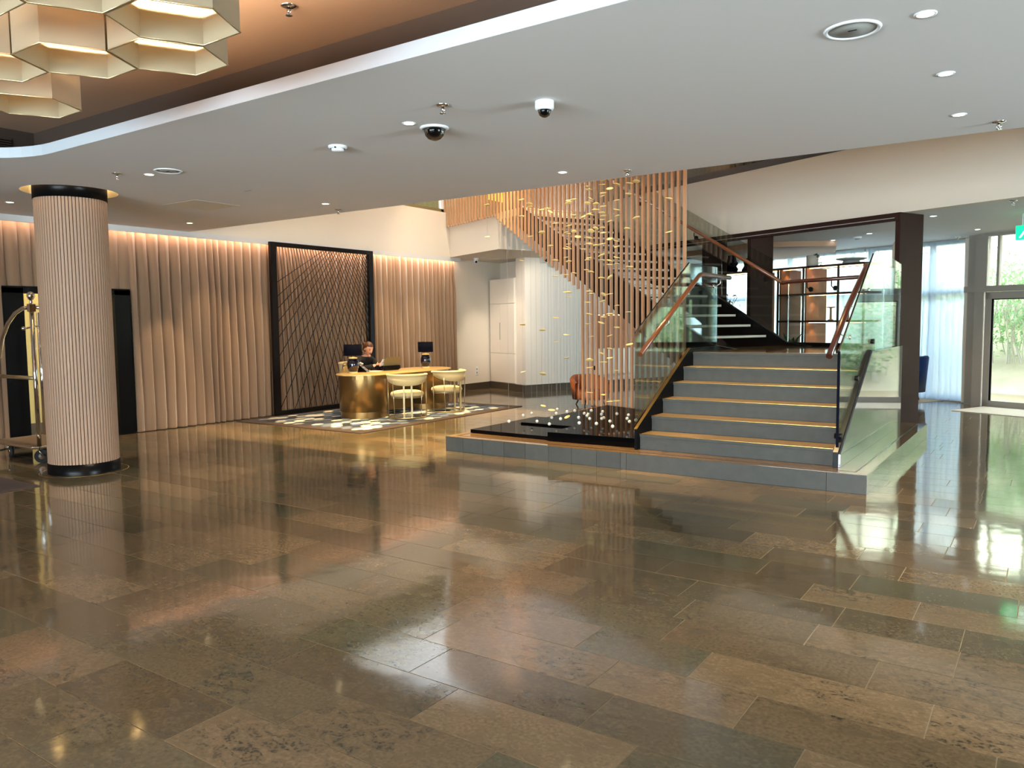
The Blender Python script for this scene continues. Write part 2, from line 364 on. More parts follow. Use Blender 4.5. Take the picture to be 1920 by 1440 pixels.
# ================================================================== FLOOR
fl = struct('floor', MB().box(-14.2, 7.2, -5, 22, -.06, -.002), 'grout')
ROW0, PITCHY = 1.5935, .3131
KNOWN = {-1: [-3.079], 0: [-4.294, -3.516, -2.703], 1: [-4.542, -3.774, -3.018, -2.432, -1.613], 2: [-4.388, -3.489, -2.903, -2.033, -1.204],
         3: [-5.001, -4.264, -2.318, -1.452, -.688], 4: [-4.515, -3.132, -2.507, -1.584, -.955], 5: [-1.831, -1.264, -.342], 6: [-2.139, -1.527, -.599],
         7: [-.304], 8: [-2.603, -1.698, -.871], 9: [-1.107, -.547], 10: [-2.364, -1.45, -.915, -.104], 11: [-.706], 13: [-.536], 15: [-.761], 17: [-.644]}
tiles = []
rt = random.Random(11)
for k in range(-20, 50):
    js = sorted(KNOWN.get(k, [rt.uniform(-3, -2)]))
    full = list(js)
    for p, q in zip(js, js[1:]):
        n = max(1, round((q-p)/.75))
        full += [p+(q-p)*(i+rt.uniform(-.12, .12))/n for i in range(1, n)]
    x = js[0]
    while x > -13.5: x -= rt.uniform(.56, .92); full.append(x)
    x = js[-1]
    while x < 6.8: x += rt.uniform(.56, .92); full.append(x)
    full.sort(); y0 = ROW0+PITCHY*k
    for p, q in zip(full, full[1:]):
        c = Vector(((p+q)/2, y0+PITCHY/2, 0))
        if c.dot(E2) > 14.5 or c.x < -12.6: continue
        v = c-CP; dep = v.dot(fw); sx = v.dot(cr)/max(dep, .01)*FOC; sy = -v.dot(cu)/max(dep, .01)*FOC
        seen = dep > .3 and abs(sx) < 1130 and sy < 900
        tiles.append((0 if seen else 1, v.length, p, q, y0))
tiles.sort()
tm = MB().cbox(-.5, .5, -.5, .5, -.02, 0, .0)
unit = MB()
unit.add([(-.5, -.5, -.02), (.5, -.5, -.02), (.5, .5, -.02), (-.5, .5, -.02), (-.5, -.5, -.0005), (.5, -.5, -.0005), (.5, .5, -.0005), (-.5, .5, -.0005), (-.4992, -.498, 0), (.4992, -.498, 0), (.4992, .498, 0), (-.4992, .498, 0)],
         [(0, 1, 5, 4), (1, 2, 6, 5), (2, 3, 7, 6), (3, 0, 4, 7), (4, 5, 9, 8), (5, 6, 10, 9), (6, 7, 11, 10), (7, 4, 8, 11), (8, 9, 10, 11)])
ume = unit.mesh('floor_tile'); ume.materials.append(M['floor'])
rest = MB(); GAP = .0042
for i, (_, d, p, q, y0) in enumerate(tiles):
    wide = .004 if abs(y0-ROW0-9*PITCHY) < .01 else 0     # one joint line is a wider movement joint
    if i < 300:
        o = bpy.data.objects.new('floor_tile', ume); COL.objects.link(o); o.parent = fl
        o.location = ((p+q)/2, y0+PITCHY/2+wide/2, 0); o.scale = (q-p-GAP, PITCHY-GAP-wide, 1)
    else:
        n = len(rest.v); cx, cyy, sx, sy = (p+q)/2, y0+PITCHY/2, q-p-GAP, PITCHY-GAP
        rest.add([(cx+v[0]*sx, cyy+v[1]*sy, v[2]) for v in unit.v], unit.f)
o = obj('floor_tile', rest, 'floor', fl); o['kind'] = 'stuff'
# metal ring let into the floor around the column
CX, CY, CRAD = -8.645, 4.35, .345

# ================================================================== CEILING
rr = .9; hx0, hy1 = -7.75, 3.31
hole = [(hx0, -4.4)]+[(hx0+rr+rr*math.cos(a), hy1-rr+rr*math.sin(a)) for a in [PI-PI/2*k/12 for k in range(13)]]+[(6.3, hy1), (6.3, -4.4)]
circ = arc(CX, CY, .46, 0, 2*PI*47/48, 47)
ceil = struct('ceiling', MB().prism([(-11.15, -5), (7, -5), (7, 7.23), (-10.92, 7.23), (-11.15, 7.23)], ZC, ZC+.085, [hole, circ]), 'ceiling')
# edge of the opening as a separate band, blue daylight put into its colour
eb = MB()
for p, q in zip(hole, hole[1:]):
    d = Vector((q[0]-p[0], q[1]-p[1])); 
    if d.length < 1e-6: continue
    nrm = Vector((d.y, -d.x)).normalized()*.004
    eb.add([(p[0]+nrm.x, p[1]+nrm.y, ZC), (q[0]+nrm.x, q[1]+nrm.y, ZC), (q[0]+nrm.x, q[1]+nrm.y, ZC+.085), (p[0]+nrm.x, p[1]+nrm.y, ZC+.085)], [(0, 1, 2, 3)])
struct('trim_1', eb, 'trimdaylit')
# raised brown coffer
cv = MB(); cv.box(-7.96-.1, 7, 3.7, 3.8, ZC+.085, 3.5); cv.box(-8.06, -7.96, -5, 3.7, ZC+.085, 3.5)
struct('wall_coffer', cv, 'cove')
struct('ceiling.001', MB().box(-7.96, 7, -5, 3.7, 3.37, 3.5), 'browncoffer')
# plenum lid over the column recess, glowing ring
hl = thing('column_halo_light', 'warm glowing ring recess in the ceiling around the top of the fluted column', 'light', (CX, CY, ZC))
obj('recess_wall', MB().lathe([(.46, .001), (.46, .14)], 48), 'wall', hl)
obj('recess_lid', MB().lathe([(.0, .14), (.46, .14), (.46, .15), (0, .15)], 48), 'wall', hl)
obj('light_ring', MB().lathe([(.40, .118), (.45, .118), (.45, .135), (.40, .135), (.40, .118)], 48), 'halo', hl)

# ================================================================== WALLS
wl = MB()
wl.box(-11.3, -11.15, -5, 4.86, 0, ZC); wl.box(-11.3, -11.15, 6.1, 15.14, 0, ZC); wl.box(-11.3, -11.15, 4.86, 6.1, 2.14, ZC)
struct('wall_left', wl, 'wall')
struct('wall_end', MB().box(-11.16, -11.12, 13.9, 15.9, 0, ZC), 'wall')
struct('wall_corridor', MB().box(-12.35, -12.25, 3.5, 7.5, 0, ZC), 'oliveyellow')
struct('baseboard_corridor', MB().box(-12.25, -12.235, 3.5, 7.5, 0, .16), 'basestone')
struct('ceiling.002', MB().box(-12.35, -11.3, 3.5, 7.5, 2.5, 2.6), 'wall')
# pelmet strip over the curtains, then the cream bulkhead of the upper floor
struct('trim_2', MB().box(-10.93, -10.90, -5, 13.9, 2.90, ZC), 'ceiling')
ab2 = lambda a, b: (ab(a, b).x, ab(a, b).y)
c0, c1 = (-10.9, 13.53), ab2(-13.35, 7.91)
slab = [(-10.9, 7.235), c0, c1, ab2(-13.35, 13.2), ab2(-17.2, 13.2), (-14.0, 7.235)]
slab = [slab[0], slab[5], slab[4], slab[3], slab[2], slab[1]]
struct('wall_bulkhead_left', MB().prism(slab, ZC, 3.67), 'wall')
struct('wall_upstand_left', MB().box(-11.0, -10.9, 7.235, 13.5, 3.67, 3.93), 'wall')
# rear bulkhead (upper gallery edge) in the turned grid
struct('wall_bulkhead_rear', MB().box(-13.35, 3.0, 10.2, 10.42, ZC, 3.98), 'wall', rz=RZ)
struct('ceiling.003', MB().box(-17, 3.0, 10.42, 14.75, ZC, ZC+.2), 'ceiling', rz=RZ)
# lounge left wall: niche wall, pilaster, boarded wall
struct('wall_niche', MB().box(-17, -14.9, 9.85, 10.0, 0, ZC), 'wall', rz=RZ)
struct('wall_pilaster', MB().box(-15.17, -14.8, 9.43, 9.86, 0, ZC), 'wall', rz=RZ)
wb = struct('wall_boarded', MB().box(-14.98, -14.83, 9.862, 14.6, 0, ZC), 'wall', rz=RZ)
for k in range(32):
    b0 = 9.866+k*.088
    obj('board', MB().cbox(-14.83, -14.80, b0, b0+.083, .15, ZC-.002, .004), 'groove', wb)
struct('baseboard_left', MB().box(-11.12, -11.10, 13.9, 15.45, 0, .15), 'basestone')
bbm = MB(); bbm.box(-16.36, -14.78, 9.38, 9.425, 0, .15); bbm.box(-14.80, -14.775, 9.38, 14.5, 0, .15)
struct('baseboard_rear', bbm, 'basestone', rz=RZ)
# tall hall above the stair
struct('wall_hall_front', MB().box(-14, 7, 7.13, 7.23, ZC+.085, 6.5), 'wall')
struct('wall_hall_left', MB().box(-14.1, -14, 7, 20.6, 3.67, 6.5), 'olive')
struct('wall_hall_rear', MB().box(-22, 3, 12.6, 12.7, ZC+.2, 6.5), 'halldark', rz=RZ)
struct('ceiling.004', MB().box(-15, 8, 7.1, 22, 6.5, 6.6), 'ceiling')
struct('wall_right', MB().box(7.0, 7.1, 7, 14, 0, 6.5), 'wall')
rw = MB(); rw.box(7.0, 7.1, -5, 3, 0, ZC); rw.box(7.0, 7.1, 6.5, 7, 0, ZC); rw.box(7, 7.1, 3, 6.5, 0, .3); rw.box(7, 7.1, 3, 6.5, 2.6, 3.6); rw.box(7, 7.1, -5, 3, ZC, 3.6)
struct('wall_right_window', rw, 'wall')
bk = MB(); bk.box(-11.3, 7.1, -5.1, -5, 0, .6); bk.box(-11.3, 7.1, -5.1, -5, 2.4, 3.6); bk.box(-11.3, -6, -5.1, -5, .6, 2.4); bk.box(3, 7.1, -5.1, -5, .6, 2.4)
for k in range(4): bk.box(-4.25+k*1.8, -4.18+k*1.8, -5.1, -5, .6, 2.4)
struct('wall_back', bk, 'wall')
struct('window_back', MB().box(-6, 3, -5.06, -5.05, .6, 2.4), 'glassclear'); struct('window_right', MB().box(7.04, 7.05, 3, 6.5, .3, 2.6), 'glassclear')

# ================================================================== FLUTED COLUMN
t = thing('round_column', 'round column clad in vertical beige battens with black base and collar', 'column', (CX, CY, 0))
obj('shaft', MB().lathe([(CRAD-.022, .1), (CRAD-.022, 2.96)], 48), 'coregap', t)
bm_ = MB(); NB = 66
w = 2*PI*CRAD/NB*.80/2
prof = [(CRAD-.024, -w), (CRAD-.003, -w), (CRAD, -w*.6), (CRAD, w*.6), (CRAD-.003, w), (CRAD-.024, w)]
vs = [(x, y, .11) for x, y in prof]+[(x, y, 2.95) for x, y in prof]; n = len(prof)
bm_.add(vs, [(i, i+1, i+1+n, i+n) for i in range(n-1)]+[tuple(range(n-1, -1, -1)), tuple(range(n, 2*n))])
mat('batten', (162, 130, 107), .55, var=.03, scale=5, stretch=(4, 4, .1))
bme = bm_.mesh('batten'); bme.materials.append(M['batten'])
for k in range(NB): obj('batten', bme, None, t, rz=2*PI*k/NB)
obj('base_band', MB().lathe([(CRAD+.008, 0), (CRAD+.008, .112), (CRAD-.01, .114)], 64), 'black', t)
obj('collar', MB().lathe([(CRAD-.01, 2.885), (CRAD+.008, 2.887), (CRAD+.008, 3.08), (CRAD-.03, 3.1)], 64), 'black', t)
tag(obj('inlay_ring', MB().lathe([(.425, .0005), (.425, .0012), (.433, .0012), (.433, .0005)], 64), 'brass', loc=(CX, CY, 0)), 'thin metal ring let into the stone floor around the fluted column', 'inlay')

# ================================================================== CURTAINS
def drape(y0, y1, z0, z1, x, amp, seed, step=.012, zr=14, foldw=(.09, .19), flare=.0, axis='y'):
    rd = random.Random(seed); n = int((y1-y0)/step); ph = 0; offs = []; vel = 2*PI/rd.uniform(*foldw)
    am = 1
    for i in range(n+1):
        if rd.random() < .06: vel = 2*PI/rd.uniform(*foldw); am = rd.uniform(.55, 1.25)
        ph += vel*step; s_ = abs(math.sin(ph/2))**.5*2-1.25; offs.append((s_*am, ph))
    zs = [z0+(z1-z0)*(1-(1-k/zr)**1.0) for k in range(zr+1)]
    vs = []; fs = []
    for k, z in enumerate(zs):
        t_ = k/zr                                  # 0 at the hem, 1 at the heading
        for i in range(n+1):
            o_, ph_ = offs[i]
            y = y0+i*step
            sw = .045*noise.noise((y*1.3, z*.35, seed))*(1-t_)+.02*noise.noise((y*5, z*.8, seed+3))
            a_ = amp*(.45+.55*(1-t_**6)) if t_ > .8 else amp
            xx = x+o_*a_*(.75+.35*noise.noise((y*.9, z*.5, seed+9)))+.012*noise.noise((y*9, z*3, seed+5))+flare*(1-t_)
            if t_ > .85: xx += (t_-.85)*.35*math.sin(ph_*2+1)*amp
            vs.append((xx, y+sw, z) if axis == 'y' else (y+sw, xx, z))
    m = n+1
    for k in range(zr):
        for i in range(n): fs.append((k*m+i, (k+1)*m+i, (k+1)*m+i+1, k*m+i+1))
    return MB().add(vs, fs, True)
tag(obj('velvet_curtain', drape(6.32, 8.72, .012, 2.93, -11.03, .085, 3, flare=.03), 'curtain'), 'long beige velvet curtain between the black jamb and the cord screen', 'curtain')
tag(obj('velvet_curtain', drape(8.76, 11.06, .012, 2.93, -11.05, .06, 4), 'curtain'), 'beige velvet curtain hanging behind the black cord screen', 'curtain')
tag(obj('velvet_curtain', drape(11.12, 13.86, .012, 2.93, -11.03, .085, 5, flare=.03), 'curtain'), 'beige velvet curtain right of the cord screen, ending at the white wall', 'curtain')
tag(obj('curtain_valance', drape(4.56, 6.34, 2.08, 2.93, -11.03, .05, 6), 'curtain'), 'short beige velvet valance over the black doorway', 'curtain')
tag(obj('velvet_curtain', drape(.5, 4.63, .012, 2.93, -11.03, .05, 8), 'curtain'), 'beige velvet curtain left of the black doorway at the picture edge', 'curtain')
d1 = MB(); d1.box(-11.16, -10.99, 4.62, 4.87, 0, 2.07)
d1.box(-11.16, -10.99, 6.07, 6.30, 0, 2.07); d1.box(-11.16, -10.99, 4.62, 6.30, 2.0, 2.09)
d1o = struct('door_1', d1, 'black')
obj('door_leaf', MB().cbox(-11.9, -11.31, 4.80, 4.85, 0, 2.0, .005), 'black', d1o)

# ================================================================== CORD SCREEN
t = thing('cord_screen', 'tall black framed room divider strung with crossing black cords behind the desk', 'screen', (-10.86, 9.89, 0))
HW, HH = 1.205, 2.945
for nm, b_ in (('frame_post', (-.03, .03, -HW, -HW+.115, 0, HH)), ('frame_post', (-.03, .03, HW-.115, HW, 0, HH)), ('frame_rail', (-.03, .03, -HW+.115, HW-.115, HH-.075, HH)), ('frame_rail', (-.03, .03, -HW+.115, HW-.115, 0, .09))):
    obj(nm, MB().cbox(*b_, .004), 'blackmetal', t)
L0, L1, Z0, Z1 = -HW+.115, HW-.115, .09, HH-.075
def cord(y, slope, x):
    ye = y+slope*(Z1-Z0); ze = Z0
    if ye > L1: ze = Z1-(L1-y)/slope; ye = L1
    if ye < L0: ze = Z1-(L0-y)/slope; ye = L0
    obj('cord', MB().tube([(x, y, Z1), (x, ye, ze)], .0062, 5), 'blackmetal', t)
for k in range(36):
    u = (k+.4)/36; cord(L0+(L1-L0)*u, .03+.78*u**.9, .008)
for k in range(14):
    u = .49+.5*k/13; cord(L0+(L1-L0)*u, -(1.75-1.62*((u-.49)/.5)**.55), -.008)
# ================================================================== SLAT SCREEN
t = thing('slat_screen', 'tall screen of tan vertical timber slats beside the upper stair flight', 'screen', (0, 0, 0), RZ)
SB = 7.86
na = 62; a_l, a_r = -15.70, -8.13
for k in range(na):
    a = a_l+(a_r-a_l)*k/(na-1)
    if a < -13.38: zb = 3.60
    elif a < -10.52: zb = 3.62-(a+13.38)*.553
    else: zb = P1+.004
    if a > -10.52 and a < -8.0: zb = P1+.004
    obj('slat', MB().cbox(a-.022, a+.022, SB-.065, SB-.033, zb, 6.4, .003), 'slat', t)
    
# ================================================================== PLINTH
t = thing('stone_plinth', 'low grey stone platform carrying the stair and the black display slabs', 'platform', (-6.07, 7.39, 0))
PX, PY = 4.76, 4.03
obj('core', MB().box(.012, PX-.012, .012, PY, 0, .172), 'basestone', t)
js = [-6.07, -5.804, -5.509, -5.204, -4.907, -4.597, -4.298, -3.992, -3.707, -3.639, -1.645, -1.31]
for p, q in zip(js, js[1:]): obj('stone_tile', MB().cbox(p+6.07+.002, q+6.07-.002, 0, .014, .0, .172, .002), 'stepstone', t)
for k in range(7): obj('side_tile', MB().cbox(PX-.014, PX, .016+k*.574, .016+k*.574+.566, 0, .172, .002), 'mirrorstone', t)
for k in range(4): obj('left_tile', MB().cbox(0, .014, .016+k*1.0, .016+k*1.0+.996, 0, .172, .002), 'stepstone', t)
obj('top_slab', MB().box(0, PX, 0, PY, .172, .177), 'platform', t)
ins = MB(); ins.box(.10, PX-.10, .10, .114, .1765, .1785); ins.box(.10, .114, .1, PY-.1, .1765, .1785); ins.box(PX-.114, PX-.10, .1, PY-.1, .1765, .1785)
obj('inset_line', ins, 'darkinset', t)
# ================================================================== BLACK DISPLAY SLABS
tag(obj('display_slab', MB().prism([(-5.98, 7.77), (-4.80, 7.73), (-4.80, 8.48), (-5.74, 8.50), (-5.74, 9.3), (-5.98, 9.3)], P1+.002, .222), 'blackgloss', bevel=.003), 'low glossy black slab at the left front corner of the plinth', 'slab')
tag(obj('display_slab', MB().prism([(-5.72, 8.52), (-4.80, 8.50), (-4.80, 10.55), (-5.72, 10.95)], P1+.002, .244), 'blackgloss', bevel=.003), 'glossy black slab at the back, raised behind the low slab', 'slab')
tag(obj('display_slab', MB().prism([(-4.785, 7.675), (-3.70, 7.72), (-3.70, 10.06), (-4.785, 10.54)], P1+.002, .282), 'blackgloss', bevel=.003), 'thick glossy black slab directly left of the bottom steps', 'slab')

# ================================================================== LOWER STAIR
t = thing('staircase', 'grey stone stair with glass balustrades rising to the landing', 'staircase', (0, 0, 0))
XL_, XR_ = -3.625, -1.655
for i in range(6):
    y = 7.683+.301*i; z0 = P1+.165*i; z1 = z0+.165; yb = 7.683+.301*(i+1)
    obj('riser', MB().cbox(XL_, XR_, y+.012, y+.034, z0, z1-.03, .002), 'stepstone', t)
    obj('nosing', MB().cbox(XL_, XR_, y, y+.03, z1-.032, z1-.004, .002), 'stepstone', t)
    if i < 5:
        obj('tread', MB().cbox(XL_, XR_, y+.002, yb+.01, z1-.005, z1, .0015), 'treadstone', t)
        o = obj('edge_strip', MB().box(XL_, XR_, y-.002, y+.012, z1-.003, z1+.001), 'brass', t)
land = [(-3.625, 9.216), (-1.655, 9.216), (-1.655, 11.10), ab2(-7.78, 9.5), ab2(-7.78, 8.02), (-3.625, 10.25)]
obj('landing', MB().prism(land, 1.07, LZ), 'platform', t)
obj('landing_base', MB().prism([(-3.6, 9.25), (-1.7, 9.25), (-1.7, 11.0), (-3.2, 11.6), (-3.6, 10.2)], P1+.002, 1.07), 'black', t)
obj('step_core', MB().extr([(-3.6, 7.75, P1+.002), (-3.6, 9.20, P1+.002), (-3.6, 9.20, .92), (-3.6, 7.95, .235)], (1.92, 0, 0)), 'black', t)
# left stringer and right mirror cladding
st = [(-3.655, 7.62, P1+.002), (-3.655, 7.62, .40), (-3.655, 9.10, 1.21), (-3.655, 10.15, 1.21), (-3.655, 10.15, P1+.002)]
obj('stringer', MB().extr(st, (.028, 0, 0)), 'black', t)
obj('stringer_edge', MB().extr([(-3.657, 7.615, .40), (-3.657, 9.10, 1.212), (-3.657, 9.10, 1.218), (-3.657, 7.615, .407)], (.032, 0, 0)), 'brass', t, label='thin brass strip along the stringer')
cl = [(-1.60, 7.64, P1+.002), (-1.60, 7.64, .30), (-1.60, 9.085, 1.20), (-1.60, 11.1, 1.20), (-1.60, 11.1, P1+.002)]
obj('side_cladding', MB().extr(cl, (.02, 0, 0)), 'mirrorstone', t)
obj('cladding_edge', MB().extr([(-1.645, 7.63, P1+.002), (-1.645, 7.63, .32), (-1.645, 9.07, 1.215), (-1.645, 9.12, 1.215), (-1.645, 7.70, .33), (-1.645, 7.70, P1+.002)], (.045, 0, 0)), 'black', t)
gl = lambda x, pts: [(x, y, z) for y, z in pts]
for pts in ([(7.65, .20), (7.65, 1.42), (8.83, 2.07), (8.83, 1.07)], [(8.84, 1.075), (8.84, 2.075), (9.14, 2.24), (10.12, 2.24), (10.12, 1.18), (9.0, 1.18)]):
    obj('glass_panel', MB().extr(gl(-3.668, pts), (.012, 0, 0)), 'glass', t)
for pts in ([(7.70, .25), (7.70, 1.25), (9.24, 2.235), (9.94, 2.29), (9.94, 1.18), (9.1, 1.18)], [(9.95, 1.18), (9.95, 2.29), (11.12, 2.23), (11.12, 1.18)]):
    obj('glass_panel', MB().extr(gl(-1.63, pts), (.012, 0, 0)), 'glass', t)
obj('glass_edge', MB().extr(gl(-3.67, [(7.645, 1.42), (9.135, 2.245), (9.145, 2.252), (7.645, 1.428)]), (.016, 0, 0)), 'black', t)
obj('glass_edge', MB().extr(gl(-1.632, [(7.69, 1.25), (9.235, 2.24), (9.245, 2.248), (7.69, 1.262)]), (.016, 0, 0)), 'black', t)
obj('glass_edge', MB().box(-1.635, -1.612, 7.688, 7.702, .25, 1.25), 'navy', t)
obj('handrail', MB().tube([(-3.56, 7.56, 1.20), (-3.56, 8.4, 1.655), (-3.56, 9.20, 2.085), (-3.56, 9.26, 2.105), (-3.56, 9.36, 2.108), (-3.56, 10.3, 2.105)], .027, 12), 'rail', t)
obj('handrail', MB().tube([(-1.72, 7.74, 1.20), (-1.72, 8.5, 1.66), (-1.72, 9.44, 2.13), (-1.72, 9.55, 2.14)], .030, 12), 'railbacklit', t)
for x, y, z, sx in ((-3.56, 9.95, 2.08, -1), (-3.56, 8.3, 1.58, -1), (-1.72, 8.2, 1.46, 1), (-1.72, 9.1, 1.94, 1)):
    o = obj('rail_bracket', MB().tube([(x, y, z), (x, y, z-.06), (x+sx*.05, y, z-.09), (x+sx*.10, y, z-.09)], .007, 8).tube([(x+sx*.075, y, z-.09), (x+sx*.095, y, z-.09)], .028, 14), 'chrome', t)
for y, z in ((7.78, .45), (8.5, .95), (9.3, 1.30)):
    obj('glass_clamp', MB().tube([(-1.665, y, z), (-1.60, y, z)], .028, 12), 'blackmetal', t)
# back rail of the landing, in the turned grid
bt = thing('landing_balustrade', 'glass guard with wooden rail along the back edge of the landing', 'balustrade', (0, 0, 0), RZ)
obj('glass_panel', MB().box(-7.74, -6.38, 9.49, 9.502, LZ+.02, 2.06), 'glass', bt)
obj('handrail', MB().tube([(-7.80, 9.43, 2.08), (-7.70, 9.43, 2.09), (-6.40, 9.43, 2.10)], .027, 12), 'railbacklit', bt)
obj('base_channel', MB().box(-7.76, -6.36, 9.47, 9.52, LZ, LZ+.05), 'black', bt)
for a in (-7.35, -6.95):
    obj('rail_bracket', MB().tube([(a-.02, 9.43, 2.07), (a-.02, 9.43, 2.0), (a, 9.45, 1.97), (a, 9.48, 1.97)], .008, 8).tube([(a+.01, 9.465, 1.97), (a+.01, 9.487, 1.97)], .034, 16), 'blackmetal', bt)
# ================================================================== UPPER FLIGHT (turned grid)
t = thing('upper_flight', 'black open-riser stair flight with pale tread edges going up left from the landing', 'staircase', (0, 0, 0), RZ)
def nose(a): return LZ+.158+(-8.08-a)*.5275
for n_ in range(1, 17):
    a = -8.08-.30*(n_-1); z = LZ+.158*n_
    obj('tread', MB().cbox(a-.335, a, 8.0, 9.44, z-.045, z, .003), 'black', t)
    obj('tread_edge', MB().cbox(a-.004, a+.004, 8.03, 9.42, z-.036, z-.004, .001), 'ivory', t)
for b0, nm in ((7.93, 'stringer'), (9.445, 'stringer')):
    pts = [(-7.3, b0, LZ), (-7.72, b0, LZ+.05), (-12.6, b0, nose(-12.6)+.02), (-12.6, b0, nose(-12.6)-.40), (-8.4, b0, LZ-.25), (-7.3, b0, LZ-.1)]
    obj(nm, MB().extr(pts, (0, .055, 0)), 'black', t)
for p, q in ((-7.74, -9.05), (-9.06, -10.6), (-10.61, -12.5)):
    obj('glass_panel', MB().extr([(p, 9.50, nose(p)+.03), (q, 9.50, nose(q)+.03), (q, 9.50, nose(q)+1.14), (p, 9.50, nose(p)+1.14)], (0, .012, 0)), 'glassdark', t)
obj('handrail', MB().tube([(-7.80, 9.43, 2.085), (-9.0, 9.43, 2.085+1.2*.5275), (-12.6, 9.43, 2.085+4.8*.5275)], .027, 12), 'rail', t)
for a in (-8.15, -9.6, -11.0):
    z = nose(a)+.86
    obj('rail_bracket', MB().tube([(a, 9.43, z), (a, 9.43, z-.05), (a, 9.49, z-.08)], .008, 8).tube([(a, 9.465, z-.08), (a, 9.495, z-.08)], .034, 16), 'blackmetal', t)
struct('floor.001', MB().box(-13.36, -12.58, 7.95, 10.2, 3.55, 3.69), 'wall', rz=RZ)
# upper gallery guards
t = thing('gallery_guard', 'dark metal kerb with glass guard along the rear upper gallery', 'balustrade', (0, 0, 0), RZ)
obj('kerb', MB().box(-13.3, 3.0, 10.2, 10.26, 3.982, 4.09), 'framedark', t)
for k in range(8): obj('glass_panel', MB().box(-13.2+k*1.9, -13.2+k*1.9+1.88, 10.21, 10.222, 4.06, 4.95), 'glassdark', t)
mat('hatch', (206, 196, 180), .85)
mat('gallerycurtain', (104, 88, 62), .8)
gs = thing('gallery_blind', 'row of brown vertical panels behind the upper gallery guard', 'blind', (0, 0, 0), RZ)
for k in range(46): obj('panel', MB().box(-10.4+k*.2, -10.4+k*.2+.12, 11.1, 11.14, 4.0, 6.2), 'gallerycurtain', gs)
t = thing('gallery_guard', 'dark guard rail with white end post above the cream bulkhead at left', 'balustrade', (-10.98, 7.3, 3.93))
obj('kerb', MB().box(-.03, .03, 0, 6.1, 0, .07), 'olive', t)
for k in range(3): obj('glass_panel', MB().box(-.006, .006, .05+k*2, 2.0+k*2, .07, 1.0), 'glassdark', t)
obj('end_post', MB().cbox(-.03, .03, 6.02, 6.1, 0, 1.0, .003), 'whiteplastic', t)
# ================================================================== PORTAL
pt = thing('dark_portal', 'dark brown steel portal with three deep fins under the rear bulkhead', 'portal', (0, 0, 0), RZ)
obj('beam', MB().cbox(-11.5, -6.44, 10.13, 10.2, 2.87, ZC-.001, .004), 'darkbrown', pt)
obj('light_line', MB().box(-11.5, -6.52, 10.125, 10.131, 2.905, 2.915), 'greyplastic', pt)
for a in (-6.44, -9.03, -10.05):
    obj('fin', MB().cbox(a-.07, a, 10.14, 10.68, .0, ZC-.002, .004), 'darkbrown', pt)
# ================================================================== BUILT-IN CUPBOARD
t = thing('built_in_cupboard', 'tall white built-in cupboard in the far corner with fine door joints', 'cupboard', (0, 0, 0), RZ)
obj('body', MB().box(-16.33, -15.19, 9.42, 9.84, .15, 2.56), 'wall', t)
for (x0, x1, z0, z1) in ((-16.31, -15.21, .16, .83), (-16.31, -15.85, .84, 1.98), (-15.84, -15.21, .84, 1.98), (-16.31, -15.21, 1.99, 2.55)):
    obj('door', MB().cbox(x0, x1, 9.40, 9.42, z0, z1, .003), 'wall', t)
obj('handle', MB().box(-15.86, -15.83, 9.392, 9.40, 1.15, 1.55), 'greyplastic', t)
# ================================================================== FACADE
def facade():
    f = MB()
    for a in (-13.9, -11.9, -9.9, -8.62):
        f.box(a-.03, a+.03, 14.58, 14.70, 0, ZC)
    f.box(-16, -7.7, 14.58, 14.68, 2.0, 2.08); f.box(-16, -7.7, 14.56, 14.70, 0, .12); f.box(-16, -7.7, 14.56, 14.70, 2.9, ZC)
    struct('window_1', f, 'frame', rz=RZ)
    for k, (a, q) in enumerate(((-15.9, -13.93), (-13.87, -11.93), (-11.87, -9.93), (-9.87, -8.65), (-8.59, -7.8))):
        struct('window_%d' % (k+2), MB().box(a, q, 14.62, 14.632, .12, 2.9), 'glassclear', rz=RZ)
    p = MB(); p.box(-7.72, -7.56, 14.2, 14.6, 0, ZC); p.box(-7.56, -7.40, 14.12, 14.3, 0, 2.96)
    struct('trim_3', p, 'frame', rz=RZ)
    tr = MB(); tr.box(-7.72, 3.0, 14.08, 14.2, 1.985, 2.085); tr.box(-7.4, 3, 14.1, 14.18, 2.93, ZC)
    struct('trim_4', tr, 'frame', rz=RZ)
    d = MB(); x0, x1 = -7.36, -5.9
    d.box(x0, x0+.10, 14.1, 14.17, .0, 1.98); d.box(x1-.10, x1, 14.1, 14.17, 0, 1.98); d.box(x0, x1, 14.1, 14.17, 1.86, 1.98); d.box(x0, x1, 14.1, 14.17, .0, .11)
    do = struct('door_2', d, 'frame', rz=RZ)
    obj('seal', MB().box(x0+.10, x0+.125, 14.12, 14.15, .11, 1.86).box(x0+.10, x1-.1, 14.12, 14.15, 1.845, 1.86), 'black', do)
    obj('pane', MB().box(x0+.12, x1-.1, 14.13, 14.14, .11, 1.86), 'glassclear', do)
    g = MB(); 
    for a in (-7.38, -7.18, -6.62, -5.6, -3.6, -1.6, .4, 2.4): g.box(a-.02, a+.02, 14.12, 14.2, 2.085, 2.94)
    for a in (-5.86, -3.9, -1.9, .1, 2.1): g.box(a-.03, a+.03, 14.1, 14.2, 0, 2.0)
    struct('window_7', g, 'frame', rz=RZ)
    struct('window_8', MB().box(-7.36, 3, 14.14, 14.15, 2.085, 2.94).box(-5.85, 3, 14.14, 14.15, .05, 1.985), 'glassclear', rz=RZ)
